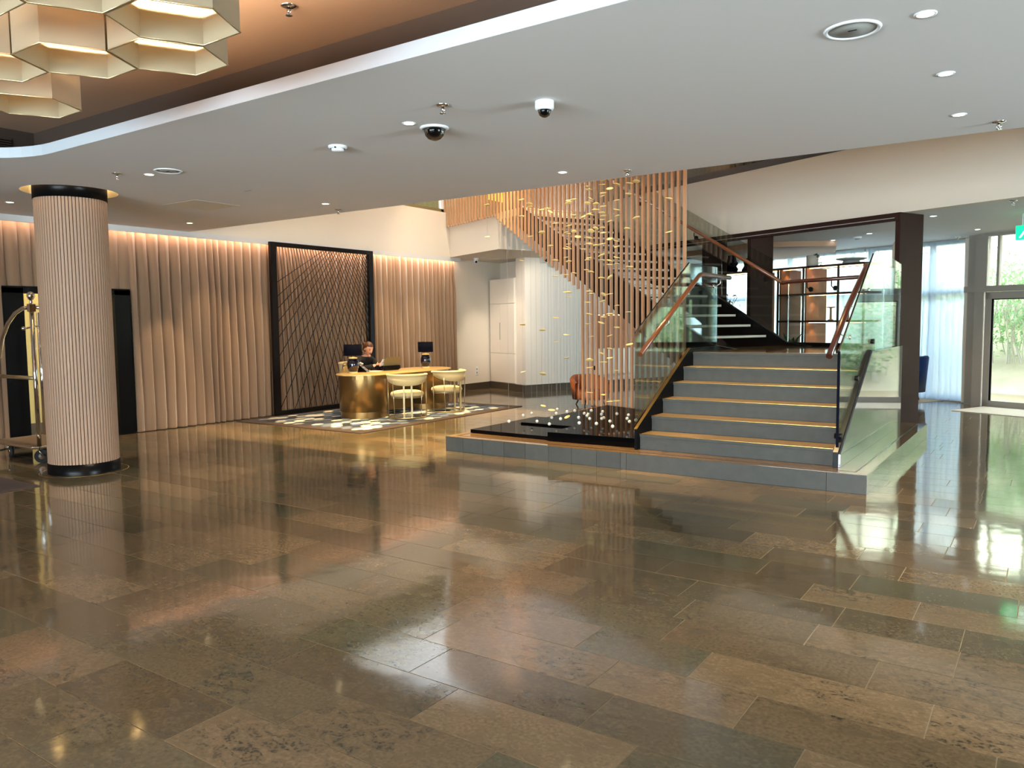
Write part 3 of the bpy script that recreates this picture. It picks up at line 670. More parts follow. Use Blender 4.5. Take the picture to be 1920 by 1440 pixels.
    # glazed inner leaf seen through the stair glass
facade()
tag(obj('sheer_curtain', drape(-9.9, -7.86, .02, 2.95, 14.46, .035, 21, step=.02, zr=8, foldw=(.1, .24), axis='x'), 'sheer', rz=RZ), 'white sheer curtain between the dark post and the door frame', 'curtain')
tag(obj('sheer_curtain', drape(-16, -9.94, .02, 2.95, 14.46, .035, 22, step=.02, zr=8, foldw=(.14, .3), axis='x'), 'sheer', rz=RZ), 'long white sheer curtain behind the display shelving', 'curtain')
tag(obj('side_curtain', drape(-7.84, -7.66, .02, 2.95, 14.3, .03, 23, step=.01, zr=8, foldw=(.06, .1), axis='x'), 'wall', rz=RZ), 'narrow grey curtain bunched beside the door frame', 'curtain')
tag(obj('sheer_curtain', drape(-2.6, 2.9, .02, 2.95, 14.0, .035, 25, step=.03, zr=6, foldw=(.14, .3), axis='x'), 'sheer', rz=RZ), 'white sheer curtain on the facade far right of the glass door', 'curtain')
# exit sign
xs = thing('exit_sign', 'green illuminated emergency exit sign hung near the ceiling by the glass door', 'sign', ab(-5.62, 11.9, 2.62), RZ)
obj('housing', MB().cbox(-.20, .20, -.02, .02, 0, .20, .004), 'signgreen', xs)
obj('hanger', MB().tube([(-.12, 0, .2), (-.12, 0, .36)], .006, 6).tube([(.12, 0, .2), (.12, 0, .36)], .006, 6), 'whiteplastic', xs)
pg = MB(); y_ = -.0215
for pl in ([(.02, .03), (.16, .03), (.16, .17), (.02, .17)],): pg.add([(x, y_, z) for x, z in pl], [(0, 1, 2, 3)])
for pl in ([(-.155, .03), (-.13, .03), (-.075, .10), (-.095, .12)], [(-.095, .12), (-.07, .10), (-.035, .15), (-.065, .165)], [(-.08, .10), (-.03, .075), (-.03, .055), (-.09, .08)], [(-.06, .15), (-.02, .12), (-.01, .13), (-.05, .165)]):
    pg.add([(x, y_, z) for x, z in pl], [(0, 1, 2, 3)])
pg.add([(-.03+.014*math.cos(k*PI/5), y_, .18+.014*math.sin(k*PI/5)) for k in range(10)], [tuple(range(10))])
obj('pictogram', pg, 'signwhite', xs)
# ================================================================== RUG + ENTRANCE MAT
t = thing('patterned_rug', 'dark rug with blue, grey and cream hexagon tufts under the reception desk', 'rug', (-9.46, 9.97, 0))
obj('border', MB().cbox(-1.42, 1.42, -2.06, 2.06, .001, .010, .003), 'rugborder', t)
hx = MB(); hr = .115; rd = random.Random(5)
for i in range(-16, 17):
    for j in range(-20, 21):
        x = i*hr*1.5*.62; y = j*hr*1.732+(hr*.866 if i % 2 else 0)
        if abs(x) > 1.24 or abs(y) > 1.86: continue
        n = len(hx.v); P = [(x+.62*hr*.97*math.cos(k*PI/3), y+hr*.97*math.sin(k*PI/3)*1.0) for k in range(6)]
        hx.add([(a, b, .0095) for a, b in P]+[(x+(a-x)*.93, y+(b-y)*.93, .0125) for a, b in P], [(k, (k+1) % 6, (k+1) % 6+6, k+6) for k in range(6)]+[tuple(range(6, 12))])
o = obj('hexagon_tufts', hx, 'rughex', t); o['kind'] = 'stuff'
tag(obj('entrance_mat', MB().cbox(-2.4, 0, -2.6, 0, .0005, .008, .003), 'matbrown', loc=(-8.14, 3.66, 0)), 'dark brown entrance mat cut by the left picture edge', 'mat')
tag(obj('lounge_rug', MB().cbox(-2.2, 0, -.9, .7, .0005, .008, .003), 'rugpale', loc=ab(-8.3, 14.0), rz=RZ), 'pale lounge rug under the blue armchair', 'rug')
tag(obj('entrance_mat', MB().cbox(0, 2.4, 0, 1.0, .0005, .010, .003), 'wall', loc=ab(-7.3, 13.05), rz=RZ), 'pale grey entrance mat in front of the glass door', 'mat')

# ================================================================== RECEPTION DESK
t = thing('reception_desk', 'long rounded reception desk with brushed bronze drums and pale gold top', 'desk', (-9.46, 10.2, 0))
DZ = .735; R_ = .40; HL = .80
def stad(r, h, n=20): return [(r*math.cos(a), h+r*math.sin(a)) for a in [PI*k/n for k in range(n+1)]]+[(r*math.cos(a), -h+r*math.sin(a)) for a in [PI+PI*k/n for k in range(n+1)]]
obj('desktop', MB().prism(stad(R_+.03, HL+.03), DZ-.022, DZ), 'desktop', t, bevel=.004)
obj('apron', MB().prism(stad(R_+.0, HL+.0), DZ-.085, DZ-.023), 'desk', t)
for sy in (-1, 1):
    o = obj('drum', MB().lathe([(R_-.005, .115), (R_+.004, .12), (R_+.004, DZ-.086)], 48, (0, sy*HL)), 'desk', t)
    obj('plinth_ring', MB().lathe([(R_-.012, .0135), (R_-.012, .115)], 48, (0, sy*HL)), 'desk', t)
obj('modesty_panel', MB().cbox(-.02, .02, -HL+.36, HL-.36, .06, DZ-.086, .003), 'desk', t)
# chairs at the desk
def desk_chair(label, loc, rz, grp='cream chairs at the reception desk'):
    t = thing('desk_chair', label, 'chair', loc, rz, grp)
    ring = MB(); pr = []
    pts = [(.30*math.cos(2*PI*k/40), .30*math.sin(2*PI*k/40), .025) for k in range(41)]
    ring.tube(pts, .013, 8, False); obj('base_ring', ring, 'champagne', t)
    for sy in (-1, 1):
        obj('back_post', MB().cbox(.285, .30, sy*.062-.014, sy*.062+.014, .02, .66, .003), 'champagne', t)
        obj('side_rod', MB().tube([(.02, sy*.305, .03), (.02, sy*.31, .69)], .008, 8), 'champagne', t)
        obj('arm_rod', MB().tube([(.22, sy*.21, .03), (.22, sy*.235, .60)], .006, 8), 'champagne', t)
    for z in (.36, .58): obj('cross_bar', MB().tube([(.292, -.06, z), (.292, .06, z)], .007, 8), 'champagne', t)
    obj('seat_plate', MB().lathe([(.0, .335), (.25, .335), (.26, .345), (.26, .36), (0, .36)], 32), 'champagne', t)
    obj('seat', MB().lathe([(.0, .36), (.255, .362), (.27, .38), (.272, .40), (.26, .425), (.20, .447), (.10, .458), (0, .46)], 36), 'cream', t)
    bk = MB(); A = 1.45; n = 26; prof = []
    vs = []
    for k in range(n+1):
        a = -A+2*A*k/n; e = abs(a)/A; low = .545+.10*e**2.2; r = .31
        for rr_, z in ((r-.022, low), (r+.012, low), (r+.018, .695), (r-.03, .695)): vs.append((rr_*math.cos(a), rr_*math.sin(a), z))
    fs = []
    for k in range(n):
        for q in range(4): fs.append((k*4+q, (k+1)*4+q, (k+1)*4+(q+1) % 4, k*4+(q+1) % 4))
    fs += [(3, 2, 1, 0), (n*4, n*4+1, n*4+2, n*4+3)]
    obj('backrest', bk.add(vs, fs, True), 'cream', t)
    tp = MB(); vs = []
    for k in range(n+1):
        a = -A*1.08+2*A*1.08*k/n; e = abs(a)/(A*1.08); wd = .048*(1-.25*e)
        for q in range(8):
            b = 2*PI*q/8; vs.append(((.305+wd*math.cos(b))*math.cos(a), (.305+wd*math.cos(b))*math.sin(a), .712+.020*math.sin(b)))
    fs = [(k*8+q, (k+1)*8+q, (k+1)*8+(q+1) % 8, k*8+(q+1) % 8) for k in range(n) for q in range(8)]+[tuple(range(7, -1, -1)), tuple(n*8+q for q in range(8))]
    obj('top_rail', tp.add(vs, fs, True), 'cream', t)
    return t
RUGZ = .0125
c1_ = desk_chair('cream upholstered desk chair nearest the camera, its two back posts facing us', (-8.68, 9.60, RUGZ), math.radians(-46))
dup(c1_, (-8.68, 10.62, RUGZ), math.radians(-12), 'cream upholstered desk chair at the far right end of the desk')
c3_ = dup(c1_, (-10.33, 10.12, RUGZ), math.radians(178), 'cream desk chair behind the desk at the clerk, mostly hidden by the left lamp')
c3_.scale = (1, 1, 1.18)
# table lamps
def table_lamp(label, loc):
    t = thing('table_lamp', label, 'lamp', loc, 0, 'navy table lamps on the desk')
    obj('foot', MB().lathe([(.075, 0), (.075, .018), (.06, .02)], 24), 'gold', t)
    obj('body', MB().lathe([(.058, .019), (.075, .03), (.095, .08), (.102, .13), (.098, .18), (.082, .215), (.066, .235), (.06, .24)], 28), 'navygloss', t)
    obj('collar', MB().lathe([(.058, .238), (.072, .243), (.074, .254), (.055, .262), (.03, .262), (.012, .27)], 28), 'gold', t)
    obj('stem', MB().tube([(0, 0, .265), (0, 0, .46)], .008, 8), 'brass', t)
    obj('lamp_shade', MB().lathe([(.148, .290), (.152, .290), (.152, .475), (.148, .475), (.148, .290)], 40), 'navy', t)
    obj('harp', MB().tube([(-.148, 0, .462), (.148, 0, .462)], .004, 6).sphere((0, 0, .48), .012, 8, 6), 'brass', t)
    return t
table_lamp('navy table lamp at the near left end of the desk', (-9.70, 9.40, DZ))
l2 = table_lamp('navy table lamp at the far right end of the desk', (-9.56, 11.10, DZ)); l2.scale = (.92, .92, 1.0)
# phone, laptop, papers
t = thing('desk_phone', 'black desk telephone beside the left lamp', 'telephone', (-9.70, 9.63, DZ), math.radians(15))
obj('body', MB().extr([(-.08, -.05, .0), (.09, -.05, 0), (.09, -.05, .02), (-.06, -.05, .13), (-.08, -.05, .13)], (0, .10, 0)), 'black', t)
kp = MB()
for i in range(3):
    for j in range(3):
        x = .05-.05*i; z = .028+.04*i; kp.box(x-.012, x+.012, -.035+j*.026, -.017+j*.026, z+.002, z+.016)
obj('keypad', kp, 'whiteplastic', t)
obj('handset', MB().tube([(-.07, -.03, .14), (-.05, 0, .155), (-.03, .05, .135)], .014, 8), 'whiteplastic', t)
t = thing('laptop', 'open black laptop seen from behind on the desk', 'laptop', (-9.72, 10.24, DZ), math.radians(-8))
obj('base', MB().cbox(-.13, .12, -.17, .17, .002, .018, .003), 'blackgloss', t)
obj('lid', MB().extr([(.10, -.17, .018), (.115, -.17, .018), (.175, -.17, .235), (.16, -.17, .235)], (0, .34, 0)), 'olive', t)
obj('stand', MB().cbox(.06, .16, -.17, .17, .0185, .085, .004), 'black', t)
tag(obj('paper_sheets', MB().cbox(-.16, .12, -.10, .10, 0, .006, .001), 'paper', loc=(-9.66, 9.86, DZ+.001), rz=.4), 'white sheets of paper on the desk in front of the clerk', 'paper')
# ================================================================== PERSON
def person():
    root = thing('person', 'person in black seated behind the desk, leaning forward over a phone', 'person', (-10.26, 10.08, 0), math.radians(-4))
    def skin(name, nodes, edges, sub=2):
        me = bpy.data.meshes.new(name); me.from_pydata([n_[0] for n_ in nodes], edges, []); o = bpy.data.objects.new(name, me); COL.objects.link(o)
        sm = o.modifiers.new('skin', 'SKIN'); sm.use_smooth_shade = True
        for i, n_ in enumerate(nodes):
            r = n_[1]; me.skin_vertices[0].data[i].radius = r if isinstance(r, tuple) else (r, r)
        me.skin_vertices[0].data[0].use_root = True
        s2 = o.modifiers.new('sub', 'SUBSURF'); s2.levels = sub; s2.render_levels = sub
        return o
    def grab(o):
        dg = bpy.context.evaluated_depsgraph_get(); me = bpy.data.meshes.new_from_object(o.evaluated_get(dg))
        mb = MB().add([v.co for v in me.vertices], [tuple(p.vertices) for p in me.polygons], True)
        bpy.data.objects.remove(o); bpy.data.meshes.remove(me); return mb
    J = [((0, 0, .50), (.15, .11)), ((.03, 0, .64), (.13, .10)), ((.09, 0, .79), (.14, .11)), ((.15, 0, .90), (.12, .08)), ((.19, 0, .975), .05), ((.225, 0, 1.03), .046)]
    ed = [(0, 1), (1, 2), (2, 3), (3, 4), (4, 5)]
    for s in (1, -1):
        b = len(J)
        J += [((.16, s*.10, .925), .07), ((.17, s*.17, .90), .056), ((.27, s*.225, .775), .044), ((.40, s*.13, .79), .036), ((.50, s*.055+.02, .835), .026)]
        ed += [(3, b), (b, b+1), (b+1, b+2), (b+2, b+3), (b+3, b+4)]
        b = len(J)
        J += [((.06, s*.10, .49), .085), ((.42, s*.11, .49), .062), ((.44, s*.11, .12), .045), ((.44, s*.11, .06), .04), ((.55, s*.12, .055), .035)]
        ed += [(0, b), (b, b+1), (b+1, b+2), (b+2, b+3), (b+3, b+4)]
    body = grab(skin('b', J, ed, 1))
    # head: shaped sphere, face towards +x and tilted down
    hc = Vector((.262, 0, 1.115)); tilt = Matrix.Rotation(math.radians(24), 3, 'Y')
    hd = MB(); hd.sphere((0, 0, 0), 1, 20, 16)
    vs = []
    for x, y, z in hd.v:
        wx, wy, wz = .098, .076, .118
        if z < 0: wy *= 1-.30*(-z)**1.5; wx *= 1-.10*(-z)
        X, Y, Z = x*wx, y*wy, z*wz
        if x > .3 and z < -.55: X += .012*(-z-.55)*2
        if x > .5: X -= .006*max(0, .25-abs(z-.12))*4*max(0, min(1, abs(y)*3-.3))
        vs.append(Vector((X, Y, Z)))
    nose_ = MB().sphere((.100, 0, -.022), .016, 8, 6, (1.2, .8, 1.3)).sphere((.094, 0, .0), .011, 8, 6, (1, .8, 2))
    chin = MB().sphere((.082, 0, -.098), .026, 8, 6); ear = MB().sphere((-.006, .077, -.008), .024, 8, 6, (.7, .35, 1.25)).sphere((-.006, -.077, -.008), .024, 8, 6, (.7, .35, 1.25))
    hd.v = vs
    for q in (nose_, chin, ear): hd.add(q.v, q.f, True)
    body.add([tilt @ Vector(v)+hc for v in hd.v], hd.f, True)
    for s in (1, -1):                                   # hands: palm, four fingers, thumb
        w_ = Vector((.50, s*.055+.02, .835)); H = []; eg = []
        d = Vector((.80, -s*.25, .28)).normalized(); side = Vector((0, 0, 1)).cross(d).normalized()*s; up = d.cross(side)*s
        H.append((w_, .022)); H.append((w_+d*.045, (.032, .016))); eg.append((0, 1))
        for f_, (o_, ln) in enumerate(((-.026, .062), (-.009, .074), (.009, .070), (.025, .054))):
            b = len(H); base = w_+d*.078-side*o_; c = d*.6-side*0+Vector((0, -s*.5, .25))
            H += [(base, .0095), (base+d*ln*.5, .0085), (base+d*ln*.5+c.normalized()*ln*.5, .0075)]; eg += [(1, b), (b, b+1), (b+1, b+2)]
        b = len(H); H += [(w_+d*.04+side*.034+Vector((0, 0, .012)), .011), (w_+d*.075+side*.05+Vector((0, 0, .03)), .009)]; eg += [(1, b), (b, b+1)]
        h = grab(skin('h', H, eg, 1)); body.add(h.v, h.f, True)
    bo = obj('body', body, 'skin', root)
    rm = bo.modifiers.new('remesh', 'REMESH'); rm.mode = 'VOXEL'; rm.voxel_size = .007; rm.use_smooth_shade = True
    T = lambda v: tilt @ Vector(v)+hc
    ey = MB(); br = MB(); lp = MB()
    for s in (1, -1):
        ey.sphere(T((.083, s*.030, .006)), .0085, 8, 6, (1, 1.5, .8))
        br.tube([T((.086, s*.016, .026)), T((.083, s*.032, .031)), T((.072, s*.048, .026))], .0045, 6)
    lp.tube([T((.088, -.022, -.055)), T((.098, 0, -.053)), T((.088, .022, -.055))], .0065, 6)
    obj('eye', ey, 'eyedark', root); obj('eyebrow', br, 'hair', root); obj('mouth', lp, 'lips', root)
    hr_ = MB(); hr_.sphere((0, 0, 0), 1, 24, 16); vs = []
    for x, y, z in hr_.v:
        f_ = 1.0
        if x > .25 and z < .48: f_ = .86                 # clear of the face
        if z < -.45: f_ = .8
        vs.append(T((x*.104*f_-.006, y*.084*f_, z*.126*f_+.004)))
    hr_.v = vs; bun = MB().sphere(T((-.118, 0, .035)), .036, 12, 8); hr_.add(bun.v, bun.f, True)
    obj('hair', hr_, 'hair', root)
    K = [((0, 0, .50), (.165, .125)), ((.03, 0, .64), (.148, .115)), ((.09, 0, .79), (.158, .125)), ((.15, 0, .90), (.135, .09)), ((.188, 0, .955), .064)]
    ek = [(0, 1), (1, 2), (2, 3), (3, 4)]
    for s in (1, -1):
        b = len(K); K += [((.16, s*.10, .925), .082), ((.17, s*.175, .90), .068), ((.27, s*.23, .775), .056), ((.40, s*.13, .79), .047), ((.475, s*.072+.015, .822), .036)]
        ek += [(3, b), (b, b+1), (b+1, b+2), (b+2, b+3), (b+3, b+4)]
    obj('jacket', grab(skin('j', K, ek, 2)), 'jacket', root)
    Tn = [((0, 0, .52), (.17, .12))]; et = []
    for s in (1, -1):
        b = len(Tn); Tn += [((.06, s*.10, .50), .10), ((.42, s*.11, .50), .075), ((.44, s*.11, .12), .058)]; et += [(0, b), (b, b+1), (b+1, b+2)]
    obj('trousers', grab(skin('t', Tn, et, 1)), 'jacket', root)
    sh = MB()
    for s in (1, -1): sh.sphere((.51, s*.117, .048), .048, 12, 8, (2.0, .9, .72))
    obj('shoes', sh, 'black', root)
person()
t = thing('smartphone', 'slim light smartphone held in the hands of the clerk', 'phone', (-9.655, 10.06, .875), math.radians(0))
obj('case', MB().extr([(-.03, -.035, -.05), (-.022, -.035, -.055), (.038, -.035, .055), (.030, -.035, .06)], (0, .07, 0)), 'whiteplastic', t)
# ================================================================== HONEYCOMB PENDANTS
def hexlamp(label, loc):
    t = thing('hexagon_pendant', label, 'pendant lamp', loc, 0, 'honeycomb of fabric pendants')
    R = .258; P = [(R*math.cos(k*PI/3), R*math.sin(k*PI/3)) for k in range(6)]; H = .24
    for k in range(6):
        p, q = Vector(P[k]).to_3d(), Vector(P[(k+1) % 6]).to_3d(); n_ = ((p+q)/2).normalized()*-.003
        obj('shade_panel', MB().add([p, q, q+n_, p+n_]+[v+Vector((0, 0, H)) for v in (p, q, q+n_, p+n_)], [(0, 3, 2, 1), (4, 5, 6, 7), (0, 1, 5, 4), (1, 2, 6, 5), (2, 3, 7, 6), (3, 0, 4, 7)]), 'shadefab', t)
    rim = MB(); rim.tube([(x*1.0, y*1.0, 0) for x, y in P+[P[0]]], .0035, 6, False).tube([(x, y, H) for x, y in P+[P[0]]], .0035, 6, False)
    obj('rim_wire', rim, 'champagne', t)
    obj('diffuser', MB().prism([(x*.80, y*.80) for x, y in P], .125, .132), 'diffuser', t)
    l = bpy.data.lights.new('bulb_light', 'POINT'); l.energy = 26; l.color = (1, .77, .52); l.shadow_soft_size = .03; lo = bpy.data.objects.new('bulb_light', l); COL.objects.link(lo); lo.parent = t; lo.location = (0, 0, .19)
    obj('suspension', MB().tube([(0, 0, H-.005), (0, 0, .565)], .006, 6), 'blackmetal', t)
    return t
sheermat('shadefab', (154, 142, 120), 0, .3)
HXZ = 2.80; hd_ = .4547
cells = {'front right fabric hexagon pendant of the honeycomb cluster': (-3.043, 1.994), 'lower right fabric hexagon pendant, next to the dark coffer side': (-3.449, 2.226),
         'middle fabric hexagon pendant of the honeycomb cluster': (-3.845, 1.997), 'fabric hexagon pendant cut by the top picture edge above the middle one': (-3.043, 1.994-hd_),
         'fabric hexagon pendant lowest at the left picture edge': (-4.815, 2.226), 'fabric hexagon pendant behind the one at the left edge': (-4.24, 1.77),
         'fabric hexagon pendant at the top left picture corner': (-3.44, 1.312), 'fabric hexagon pendant between the top edge and the middle one': (-3.449, 2.226-hd_),
         'added unseen fabric hexagon pendant next left of the picture edge': (-4.83, 1.755), 'added unseen fabric hexagon pendant farthest left, outside the picture edge': (-5.224, 1.53)}  # last pair added out of view to warm the raised ceiling
first = None
for lb, (x, y) in cells.items():
    if lb.startswith('fabric hexagon pendant between'): continue
    if first is None: first = hexlamp(lb, (x, y, HXZ))
    else: dup(first, (x, y, HXZ), 0, lb)
# ================================================================== CEILING FITTINGS
def downlight(label, x, y, z=ZC, glow='lampglow', r=.038, e=0, to=None):
    t = thing('downlight', label, 'downlight', (x, y, z), 0, 'small round ceiling downlights')
    obj('trim_ring', MB().lathe([(r, -.004), (r+.012, -.005), (r+.013, -.0005), (r, -.0005), (r, -.004)], 24), 'whiteplastic', t)
    obj('lens', MB().lathe([(0, -.002), (r, -.002), (r, -.0008), (0, -.0008)], 20), glow, t)
    if e: e *= 5.5 if glow == 'lampglow' else 3.0; spot('downlight_beam', (x, y, z-.008), to or (x, y, 0), e, WARM2, 62, .7, .002)
DL = [('small warm downlight at the top right, beside the round ceiling speaker', -.55, 4.28, 'lampglow', 20), ('small white downlight second from the top right corner', -.575, 5.375, 'lampcool', 16),
      ('small downlight third from the top right, left of a sprinkler', -.604, 6.50, 'lampglow', 16), ('small downlight left of the black dome camera', -3.855, 4.346, 'lampglow', 22),
      ('small downlight above the timber slats near the ceiling edge', -3.933, 6.62, 'lampglow', 20), ('small downlight beside the left round speaker', -7.08, 4.305, 'lampglow', 22),
      ('small downlight near the ceiling edge above the left curtain', -9.96, 6.62, 'lampglow', 20), ('small downlight by the ceiling edge above the cord screen', -7.18, 6.58, 'lampglow', 24),
      ('small downlight at the far left behind the column', -9.85, 4.28, 'lampglow', 18)]
for lb, x, y, g_, e in DL: downlight(lb, x, y, ZC, g_, e=e)
for lb, a, b in (('lounge downlight just right of the brown portal', -6.475, 10.97), ('lounge downlight near the exit sign', -7.103, 13.3),
                 ('lounge downlight left of the exit sign by the sheer curtain', -8.3, 12.2), ('lounge downlight above the shelving seen through the portal', -9.3, 12.6)):
    p = ab(a, b); downlight(lb, p.x, p.y, ZC, 'lampcool', e=14)
def sprinkler(label, x, y, z=ZC):
    t = thing('sprinkler', label, 'sprinkler', (x, y, z), 0, 'fire sprinklers')
    obj('rose', MB().lathe([(.045, -.001), (.044, -.006), (.02, -.012), (.012, -.012)], 20), 'chrome', t)
    obj('body', MB().tube([(0, 0, -.01), (0, 0, -.045)], .008, 8).tube([(-.012, 0, -.02), (-.016, 0, -.035), (0, 0, -.052)], .003, 6).tube([(.012, 0, -.02), (.016, 0, -.035), (0, 0, -.052)], .003, 6), 'chrome', t)
    obj('deflector', MB().lathe([(0, -.052), (.020, -.052), (.020, -.055), (0, -.055)], 12), 'chrome', t)
for lb, x, y, z in (('chrome sprinkler between the two dome cameras', -3.363, 4.125, ZC), ('chrome sprinkler at the right picture edge near the ceiling edge', -.383, 6.909, ZC),
                    ('chrome sprinkler right of the fluted column', -7.265, 4.094, ZC), ('chrome sprinkler above the timber slats', -3.403, 6.93, ZC),
                    ('chrome sprinkler at the ceiling edge above the cream bulkhead', -7.41, 7.0, ZC), ('chrome sprinkler on the brown raised ceiling, right of the pendants', -3.67, 3.13, 3.37),
                    ('chrome sprinkler on the brown raised ceiling below the left pendant', -7.02, 3.16, 3.37)):
    sprinkler(lb, x, y, z)
for lb, a, b in (('dark sprinkler in front of the sheer curtain by the door', -7.917, 14.19), ('sprinkler on the lounge ceiling right of the portal', -5.158, 10.447)):
    p = ab(a, b); sprinkler(lb, p.x, p.y)
def speaker(label, x, y, r):
    t = thing('ceiling_speaker', label, 'speaker', (x, y, ZC), 0, 'round ceiling speakers')
    obj('rim', MB().lathe([(r-.022, -.003), (r-.016, -.010), (r-.004, -.008), (r, -.0005), (r-.022, -.0005)], 40), 'whiteplastic', t)
    obj('grille', MB().lathe([(0, -.005), (r-.024, -.004), (r-.024, -.0005), (0, -.0005)], 40), 'greyplastic', t)
    obj('badge', MB().box(-.02, .02, -.004, .004, -.0075, -.005), 'black', t)
speaker('large round white ceiling speaker at the top right', -.874, 4.287, .135)
speaker('round flush ceiling speaker right of the fluted column', -6.779, 4.307, .125)
t = thing('dome_camera', 'white surface dome camera with small black eye on the ceiling', 'security camera', (-2.779, 4.453, ZC))
obj('housing', MB().lathe([(.062, -.0005), (.062, -.045), (.056, -.055), (.045, -.058)], 28), 'whiteplastic', t)
obj('dome', MB().lathe([(.042, -.055), (.042, -.068), (.034, -.088), (.018, -.100), (0, -.104)], 24), 'blackgloss', t)
t = thing('dome_camera', 'large black half dome camera in a white flange on the ceiling', 'security camera', (-3.791, 4.55, ZC))
obj('flange', MB().lathe([(.105, -.0005), (.108, -.006), (.095, -.014), (.078, -.016), (.078, -.0005)], 32), 'whiteplastic', t)
obj('dome', MB().lathe([(.076, -.012), (.076, -.03), (.068, -.058), (.046, -.082), (.02, -.093), (0, -.095)], 28), 'blackgloss', t)
t = thing('smoke_detector', 'flat white smoke detector left of the black dome camera', 'smoke detector', (-4.801, 4.547, ZC))
obj('base', MB().lathe([(.075, -.0005), (.075, -.012), (.06, -.022)], 28), 'whiteplastic', t)
obj('sensor', MB().lathe([(.05, -.02), (.05, -.036), (.036, -.044), (0, -.045)], 24), 'whiteplastic', t)
obj('eye', MB().sphere((.03, -.055, -.02), .008, 8, 6), 'black', t)
pd_ = ab(-8.728, 12.496, ZC)
t = thing('smoke_detector', 'small smoke detector on the lounge ceiling seen through the portal', 'smoke detector', pd_)
obj('base', MB().lathe([(.07, -.0005), (.07, -.02), (.05, -.03)], 24), 'whiteplastic', t); obj('sensor', MB().lathe([(.045, -.028), (.04, -.05), (0, -.052)], 20), 'greyplastic', t)
tag(obj('ceiling_slot', MB().cbox(-.06, .06, -.012, .012, -.004, -.0005, .001), 'greyplastic', loc=(-7.11, 5.43, ZC)), 'small grey slot fitting in the ceiling above the curtain', 'ceiling slot')
tag(obj('access_hatch', MB().cbox(-.32, .32, -.3, .3, -.003, -.0005, .001), 'hatch', loc=(-8.4, 5.75, ZC)), 'faint beige access hatch in the ceiling right of the column', 'hatch')
t = thing('air_grille', 'dark louvred air grille in the left side of the brown coffer', 'grille', (-7.955, 3.36, 3.21))
obj('frame', MB().box(0, .006, -.16, .14, -.07, .07), 'cove', t)
for k in range(6): obj('louvre', MB().cbox(.006, .014, -.15, .13, -.06+k*.021, -.05+k*.021, .001), 'blackmetal', t)
t = thing('wall_camera', 'white bullet camera under the bulkhead by the right curtain end', 'security camera', (-10.62, 14.1, ZC))
obj('mount', MB().lathe([(.05, -.0005), (.05, -.03), (.02, -.05)], 20), 'whiteplastic', t); obj('eye', MB().sphere((.02, -.03, -.07), .045, 14, 10), 'whiteplastic', t); obj('lens', MB().sphere((.045, -.055, -.085), .026, 10, 8), 'black', t)
pk = ab(-14.2, 9.6, 2.90)
t = thing('wall_camera', 'grey boxy projector camera high on the white boarded wall', 'security camera', pk, RZ)
obj('case', MB().cbox(-.16, .0, -.06, .06, -.07, .06, .006), 'greyplastic', t); obj('lens', MB().tube([(0, 0, -.02), (.09, 0, -.03)], .035, 12), 'black', t); obj('bracket', MB().tube([(-.08, 0, .05), (-.08, 0, .079)], .012, 8), 'greyplastic', t)
# wall plates
ps = ab(-14.795, 11.35, .46)
t = thing('floor_socket_plate', 'black double socket plate low on the white boarded wall', 'socket', ps, RZ)
obj('plate', MB().cbox(0, .012, -.085, .085, -.05, .05, .002), 'black', t)
t = thing('wall_socket', 'white wall socket right of the far curtain', 'socket', (-11.118, 14.72, .43))
obj('plate', MB().cbox(0, .01, -.045, .045, -.10, .10, .002), 'whiteplastic', t); obj('insert', MB().box(.01, .013, -.025, .025, -.06, -.02).box(.01, .013, -.025, .025, .02, .06), 'greyplastic', t)

